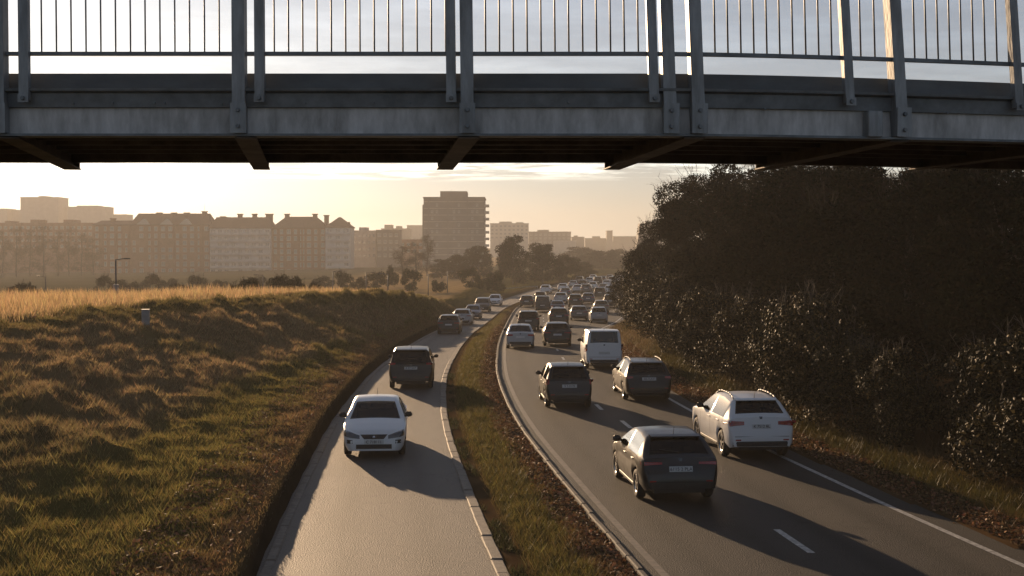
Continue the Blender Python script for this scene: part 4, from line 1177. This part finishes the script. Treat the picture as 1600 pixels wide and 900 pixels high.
tree_px(650, 378, 300, 34, POP, 1, 'slender reddish tree left of the tallest slender tree')
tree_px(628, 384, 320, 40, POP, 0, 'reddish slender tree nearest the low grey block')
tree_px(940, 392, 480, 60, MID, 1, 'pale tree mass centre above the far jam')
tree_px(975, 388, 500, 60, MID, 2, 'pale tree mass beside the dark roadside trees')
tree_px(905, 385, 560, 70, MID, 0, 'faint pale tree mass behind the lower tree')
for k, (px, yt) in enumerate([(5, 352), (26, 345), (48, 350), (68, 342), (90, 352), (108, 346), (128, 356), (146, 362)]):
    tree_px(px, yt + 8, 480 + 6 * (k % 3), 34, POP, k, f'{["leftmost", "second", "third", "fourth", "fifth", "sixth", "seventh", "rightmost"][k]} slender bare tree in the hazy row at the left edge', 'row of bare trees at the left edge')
LOW = []
for k, (px, yt, wp) in enumerate([(165, 446, 30), (200, 450, 34), (236, 444, 30), (262, 448, 28), (310, 446, 40), (345, 450, 30), (405, 447, 26), (505, 444, 34), (536, 440, 30), (562, 446, 28), (590, 440, 34), (612, 428, 20), (640, 436, 30), (770, 436, 40), (735, 434, 30)]):
    LOW.append((px, yt - 13, wp, 195 + 9 * (k % 4), f'low hazy bush at the foot of the buildings, {ORDT[k] if 0 < k < 12 else ["leftmost", 0, 0, 0, 0, 0, 0, 0, 0, 0, 0, 0, "thirteenth", "fourteenth", "rightmost"][k]} from the left'))
# low shrubs on the meadow
SH = []
for k in range(2):
    bl = blobset(14, .75, .75, .15, 1.1, .3, 600 + k)
    SH.append((leaf_cloud('foliage', bl, 3200, .1, [(.045, .05, .022), (.06, .05, .025)], M['leaf'], .4), twig_mesh('twigs', bl, 30, .3, M['bark'])))
for k, (px, yb, yt, wpx, d, lab) in enumerate([(40, 476, 447, 62, 120, 'big round hazy shrub near the left edge of the meadow'), (101, 474, 456, 26, 95, 'small dark shrub right of the big hazy shrub'), (128, 474, 463, 18, 95, 'smallest dark shrub on the meadow'),
        (385, 468, 434, 52, 100, 'dark bushy shrub in front of the white bay of the apartments'), (437, 462, 434, 40, 110, 'dark shrub, left one of the touching pair'), (460, 463, 433, 34, 108, 'dark shrub, right one of the touching pair'), (494, 461, 444, 32, 115, 'low flat shrub right of the touching pair'), (685, 452, 438, 22, 190, 'round little bush beside the guard rail'), (275, 470, 447, 40, 150, 'faint brown shrub in front of the brick wing')]):
    x = (px - 800) * d / F; z = float(terrain(x, d)); z0 = min(z, H + (HZ - yb) * d / F) ; h = H + (HZ - yt) * d / F - z
    wd = wpx * d / F
    o = empty('shrub', (x, d, z - .1), k * 1.1); o.scale = (wd / 1.45, wd / 1.45, max(h, .6) / 1.1)
    fm, tm = SH[k % 2]; mobj('foliage', fm, o); mobj('twigs', tm, o)['kind'] = 'stuff'; tag(o, lab, 'shrub', 'shrubs on the meadow')

for k, (px, yt, wp, d, lab) in enumerate(LOW):
    x = (px - 800) * d / F; z = float(terrain(x, d)); h = H + (HZ - yt) * d / F - z; wd = wp * d / F
    o = empty('bush', (x, d, z - .1), k * 1.7); o.scale = (wd / 1.3, wd / 1.3, max(h, 1.5) / 1.15)
    fm, tm = SH[k % 2]; mobj('foliage', fm, o); mobj('twigs', tm, o)['kind'] = 'stuff'; tag(o, lab, 'shrub', 'low hazy bushes before the buildings')
# ------------------------------------------------------------------ street lamps, cabinet, guard rail
def lamp_post(px, ytop, ybase, d, side, label, base=False):
    x = (px - 800) * d / F; z = float(terrain(x, d)); zt = H + (HZ - ytop) * d / F
    o = empty('street_lamp', (x, d, z)); h = zt - z
    mb = MB(); mb.tube((0, 0, -.2), (0, 0, h), .075, .045, 8); mb.build('pole', M['pole'], o, smooth=True)
    mb = MB(); mb.tube((0, 0, h - .05), (side * .6, 0, h + .05), .03, .025, 6); mb.build('arm', M['pole'], o, smooth=True)
    mb = MB(); mb.box((side * .75, 0, h + .04), (.42, .18, .09), bev=.03); mb.build('lamp_head', M['pole'], o)
    if base:
        mb = MB(); mb.box((0, 0, .4), (.34, .3, 1.0), bev=.04); mb.build('base_cabinet', M['box_grey'], o)
    tag(o, label, 'street lamp', 'street lamps beyond the meadow')
lamp_post(71, 432, 475, 130, -1, 'short street lamp with its arm to the left, near the big hazy shrub')
lamp_post(181, 405, 480, 85, 1, 'street lamp with a box at its foot left of the grey cabinet', True)
lamp_post(411, 430, 465, 130, -1, 'street lamp rising right of the dark bushy shrub')
lamp_post(520, 424, 470, 130, 1, 'street lamp in front of the white corner of the apartments')
lamp_post(572, 426, 460, 150, 1, 'street lamp left of the low grey block')
lamp_post(669, 428, 462, 160, 1, 'dark street lamp at the start of the guard rail')
lamp_post(699, 424, 455, 190, 1, 'thin street lamp between the guard rail and the tower')
lamp_post(606, 428, 466, 120, -1, 'leaning looking thin lamp at the end of the crest')
lamp_post(740, 432, 450, 230, 1, 'far street lamp below the round hazy tree')
x = (227 - 800) * 52 / F; z = float(terrain(x, 52)); o = empty('utility_cabinet', (x, 52, z), .15)
mb = MB(); mb.box((0, 0, .26), (.30, .25, .62), bev=.012); mb.build('body', M['box_grey'], o)
mb = MB(); mb.box((0, 0, .595), (.34, .29, .04), bev=.01); mb.build('lid', M['box_grey'], o)
mb = MB(); mb.box((.0, -.129, .27), (.24, .012, .5)); mb.build('door', M['box_grey'], o)
tag(o, 'small grey utility cabinet standing on the embankment crest', 'cabinet')
gr = empty('guard_rail', (-6, 200, -.3)); tag(gr, 'long low guard rail on the far bank above the left road', 'guard rail')
gp = []
for k in range(13):
    y = 182 + k * 5; px = 640 + 200 * k / 12; py = 461 - 14 * k / 12
    x = (px - 800) * y / F; zt = H + (HZ - py) * y / F; gp.append(Vector((x, y, zt)) - gr.location)
    mb = MB(); zg = float(terrain(x, y)) + .3; p = gp[-1]; mb.box((p.x, p.y + .08, (p.z + zg) / 2 - .1), (.1, .1, max(.5, p.z - zg + .4))); mb.build('post', M['galv'], gr)
for k in range(12):
    mb = MB(); a, b = gp[k], gp[k + 1]
    for dz in (0, -.14):
        mb.hexa([a + Vector((0, 0, dz - .05)), b + Vector((0, 0, dz - .05)), b + Vector((0, .04, dz - .05)), a + Vector((0, .04, dz - .05))], [a + Vector((0, -.03, dz + .05)), b + Vector((0, -.03, dz + .05)), b + Vector((0, .03, dz + .05)), a + Vector((0, .03, dz + .05))])
    mb.build('rail', M['galv'], gr)

# ------------------------------------------------------------------ buildings
WIN = {}
def window(parent, x, y, z, w, h):
    key = (round(w, 1), round(h, 1))
    if key not in WIN:
        mb = MB(); w_, h_ = key; t = .12
        mb.box((0, -.02, 0), (w_ - 2 * t, .04, h_ - 2 * t), 1)
        for sx in (-1, 1): mb.box((sx * (w_ / 2 - t / 2), -.05, 0), (t, .14, h_), 0)
        for sz in (-1, 1): mb.box((0, -.052, sz * (h_ / 2 - t / 2)), (w_ - 2 * t, .14, t), 0)
        mb.box((0, -.05, 0), (.07, .1, h_ - 2 * t), 0); mb.box((0, -.06, -h_ / 2 - .06), (w_ + .2, .22, .1), 0)
        WIN[key] = mb.mesh('window', [M['frame'], M['pane']])
    mobj('window', WIN[key], parent, (x, y, z))

def seg(parent, x0, x1, z0, zeave, zridge, dep, wall, y=0.0, hip=2.0, roof=True):
    mb = MB(); mb.box(((x0 + x1) / 2, y + dep / 2, (z0 + zeave) / 2), (x1 - x0, dep, zeave - z0)); mb.build('wall', wall, parent)
    if roof:
        mb = MB(); e = .4
        b = [(x0 - e, y - e, zeave), (x1 + e, y - e, zeave), (x1 + e, y + dep + e, zeave), (x0 - e, y + dep + e, zeave)]
        b2 = [(p[0], p[1], p[2] + .25) for p in b]
        mb.hexa([(p[0], p[1], p[2] + .001) for p in b], b2)
        t = [(x0 + hip, y + dep / 2, zridge), (x1 - hip, y + dep / 2, zridge)]
        o2 = [(p[0], p[1], p[2] + .002) for p in b2]
        mb.add(o2 + t, [(0, 1, 5, 4), (1, 2, 5), (2, 3, 4, 5), (3, 0, 4)])
        mb.build('roof', M['roof'], parent)

def chimney(parent, x, y, z0, z1, w=2.2):
    mb = MB(); mb.box((x, y, (z0 + z1) / 2), (w, 1.6, z1 - z0)); mb.box((x, y, z1 + .2), (w + .6, 2.1, .4)); mb.build('chimney', M['brick'], parent)

D1 = 560.0
def bX(px): return (px - 800) * D1 / F
def bZ(py): return H + (HZ - py) * D1 / F
apt = empty('apartment_block', (0, D1, 0)); tag(apt, 'long brick apartment block with white bays and chimneys in the haze', 'building')
segs = [(146, 205, 352, 344, 'brick', 0), (205.5, 329.5, 352, 333, 'brick', -1), (330, 425, 357, 339, 'white_wall', -2.5), (425.5, 509.5, 357, 338, 'brick', -.5), (510, 549, 356, 339, 'white_wall', -3)]
ZB = -7.0
for a, b, ye, yr, wm, off in segs:
    seg(apt, bX(a), bX(b), ZB, bZ(ye), bZ(yr), 14, M[wm], off, hip=1.5 if b < 500 else 5)
    nfl = 8; fl = (bZ(ye) - ZB) / nfl
    ncol = max(2, int((bX(b) - bX(a)) / 2.9)); stepx = (bX(b) - bX(a)) / ncol
    for f in range(nfl):
        zc = bZ(ye) - (f + .5) * fl
        for c_ in range(ncol):
            if random.random() < .13: continue
            window(apt, bX(a) + (c_ + .5) * stepx, off - .003, zc, 1.9 if wm == 'white_wall' else (1.7 if (c_ % 3) else 1.3), 1.7 if wm == 'white_wall' else 1.9)
        if wm == 'white_wall':
            mb = MB(); mb.box(((bX(a) + bX(b)) / 2, off - .55, zc - fl / 2 + .5), (bX(b) - bX(a) - .6, 1.08, 1.0)); mb.build('balcony', M['white_wall'], apt)
    if wm == 'brick':
        for c_ in range(3):   # projecting brick piers
            xx = bX(a) + (bX(b) - bX(a)) * (c_ + .5) / 3
            mb = MB(); mb.box((xx + stepx / 2, off - .2, (ZB + bZ(ye)) / 2), (.7, .398, bZ(ye) - ZB)); mb.build('pier', M['brick'], apt)
for gx in (226, 262, 292):
    mb = MB(); x = bX(gx); z0, z1 = bZ(352), bZ(342); mb.add([(x - 3, -1.6, z0 + .26), (x + 3, -1.6, z0 + .26), (x, -1.6, z1), (x - 3, 4, z0 + .26), (x + 3, 4, z0 + .26), (x, 4, z1)], [(0, 1, 2), (1, 4, 5, 2), (3, 0, 2, 5), (4, 3, 5)]); mb.build('gable', M['pale_wall'], apt)
for cxp, yt in ((245, 333), (268, 333), (288, 333), (316, 331), (345, 339), (372, 335), (395, 335), (418, 335), (446, 335), (490, 335), (508, 337), (172, 342)):
    chimney(apt, bX(cxp), 5, bZ(352), bZ(yt), 1.9 if cxp != 418 else 3)
mb = MB(); mb.tube((bX(316), 5, bZ(331)), (bX(316), 5, bZ(318)), .06, .03, 5); mb.build('aerial', M['pole'], apt)
mb = MB(); mb.tube((bX(545), -1, bZ(356)), (bX(545), -1, bZ(347)), 1.0, .8, 8); mb.build('turret', M['roof'], apt)

def block(name, label, x0, x1, ytop, d, dep, wall, wrows=0, wcols=0, roof=None, extra=(), rz=0.0, base=None):
    s = d / F; X0, X1 = (x0 - 800) * s, (x1 - 800) * s; zt = H + (HZ - ytop) * s
    zg = float(terrain((X0 + X1) / 2, d)) - 1.5 if base is None else base
    o = empty(name, ((X0 + X1) / 2, d, zg), rz); hw_ = (X1 - X0) / 2; h = zt - zg
    mb = MB(); mb.box((0, dep / 2, h / 2), (hw_ * 2, dep, h)); mb.build('wall', wall, o)
    mb = MB(); mb.box((0, dep / 2, h + .3), (hw_ * 2 + .5, dep + .5, .598)); mb.build('parapet', wall, o)
    for (a, b, yt) in extra:
        A, B, zz = (a - 800) * s - (X0 + X1) / 2, (b - 800) * s - (X0 + X1) / 2, H + (HZ - yt) * s - zg
        mb = MB(); mb.box(((A + B) / 2, dep / 2, (h + .6 + zz) / 2), (B - A, dep * .6, zz - h - .602)); mb.build('roof_house', wall, o)
    for r_ in range(wrows):
        for c_ in range(wcols):
            window(o, -hw_ + (c_ + .5) * 2 * hw_ / wcols, -.003, h - (r_ + .6) * 3.1, min(2.0, hw_ / wcols * 1.1), 1.5)
    tag(o, label, 'building'); return o, hw_, h, s
# tower
tw, hw_, h, s = block('tower_block', 'tall grey concrete tower block rising above the hazy trees', 662, 757, 310, 560, 26, M['grey_wall'], extra=((687, 729, 298),))
for cx_ in (-.42, -.1, .22):   # stacked facade: recessed joints and small openings
    mb = MB(); mb.box((cx_ * 2 * hw_, -.08, h / 2), (.5, .16, h - .5)); mb.build('rib', M['grey_wall'], tw)
for r_ in range(10):
    mb = MB(); mb.box((0, -.06, h - 1.5 - r_ * 2.9), (2 * hw_ - .4, .1, .22)); mb.build('floor_band', M['pale_wall'], tw)
    for c_ in (-.36, -.28, .0, .08, .3, .38):
        if (r_ * 7 + int(c_ * 50)) % 3: window(tw, c_ * 2 * hw_, -.003, h - 2.9 - r_ * 2.9, .9, 1.2)
    mb = MB(); mb.box((hw_ + 1.0, 4, h - 3.2 - r_ * 2.9), (1.98, 6, 1.1)); mb.build('balcony', M['pale_wall'], tw)
mb = MB(); mb.box((-hw_ - .3, 8, h / 2 - 1.4), (.59, 14, h - 2.8)); mb.build('side_wing', M['grey_wall'], tw)
mb = MB(); mb.tube((-1.5, 8, h + 2.5), (-1.5, 8, h + 4.2), .08, .05, 5); mb.build('aerial', M['pole'], tw)
block('office_block', 'low flat grey block between the apartments and the slender trees', 551, 588, 362, 600, 16, M['pale_wall'], 4, 5, extra=((560, 572, 355),))
block('office_block', 'brown flat block just left of the slender reddish trees', 588.5, 624, 361, 590, 14, M['grey_wall'], 4, 4)
block('far_house', 'dim low house whose flat roof ends at the tower', 624, 662, 376, 620, 12, M['brick'], 2, 4)
block('far_block', 'faint block skyline left of the tower with thin mast', 596, 640, 358, 1040, 22, M['grey_wall'], extra=((600, 612, 351), (618, 626, 353)))
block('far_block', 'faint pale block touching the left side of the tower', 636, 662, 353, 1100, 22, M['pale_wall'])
# hill blocks at the left edge
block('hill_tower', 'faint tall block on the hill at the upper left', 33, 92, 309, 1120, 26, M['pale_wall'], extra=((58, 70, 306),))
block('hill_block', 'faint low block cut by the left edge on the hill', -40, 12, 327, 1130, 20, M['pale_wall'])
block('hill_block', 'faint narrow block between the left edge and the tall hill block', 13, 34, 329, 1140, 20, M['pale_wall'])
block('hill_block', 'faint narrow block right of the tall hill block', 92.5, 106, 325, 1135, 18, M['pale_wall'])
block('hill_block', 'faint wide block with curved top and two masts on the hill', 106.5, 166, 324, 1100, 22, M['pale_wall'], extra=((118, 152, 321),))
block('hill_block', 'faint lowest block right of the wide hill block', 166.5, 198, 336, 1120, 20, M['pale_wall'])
block('hill_block', 'hazy brown block behind the bare trees at the left', -30, 146, 350, 640, 18, M['brick'], 4, 20, extra=((44, 58, 343), (96, 112, 343), (4, 14, 345)))
# right skyline
block('far_block', 'faint flat block filling the gap right of the lower block', 893, 913, 371, 1200, 18, M['grey_wall'], extra=((897, 903, 368),))
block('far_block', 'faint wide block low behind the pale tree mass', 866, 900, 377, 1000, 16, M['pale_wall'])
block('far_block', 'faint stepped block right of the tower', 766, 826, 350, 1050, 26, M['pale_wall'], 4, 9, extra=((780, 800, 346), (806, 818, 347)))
block('far_block', 'faint lower block right of the stepped block', 826.5, 892, 363, 1070, 26, M['grey_wall'], 3, 9, extra=((840, 858, 359),))
block('far_block', 'faint little tower on the right skyline', 948, 957, 361, 1300, 14, M['grey_wall'])
block('far_block', 'faint broad block beside the little tower', 914, 948, 373, 1320, 18, M['grey_wall'], extra=((926, 938, 369),))
block('far_block', 'faint low block between the little tower and the tapered one', 958, 994, 370, 1310, 18, M['grey_wall'])
o = empty('tapered_block', ((1012 - 800) * 700 / F, 700, 0)); s = 700 / F; mb = MB(); z1 = H + (HZ - 349) * s
mb.hexa([(-7.5, 0, -6), (8, 0, -6), (8, 14, -6), (-7.5, 14, -6)], [(-4.2, 2, z1), (8, 2, z1), (8, 12, z1), (-4.2, 12, z1)]); mb.build('wall', M['grey_wall'], o)
mb = MB(); mb.box((1, 7, z1 + .5), (3, 3, .98)); mb.build('roof_house', M['grey_wall'], o); tag(o, 'faint tapered block next to the dark roadside trees', 'building')

# ------------------------------------------------------------------ haze
mb = MB(); mb.box((0, 900, 27), (1960, 1960, 70)); hz = mb.build('haze', [], None)
hm = bpy.data.materials.new('haze_air'); hm.use_nodes = True
hn = hm.node_tree.nodes; hn.clear()
ho = hn.new('ShaderNodeOutputMaterial'); pv = hn.new('ShaderNodeVolumePrincipled')
pv.inputs['Color'].default_value = (.62, .60, .575, 1)
pv.inputs['Density'].default_value = 0.00048
pv.inputs['Anisotropy'].default_value = 0.3
hm.node_tree.links.new(pv.outputs[0], ho.inputs['Volume'])
hz.data.materials.append(hm)
tag(hz, None, None, None, 'stuff')
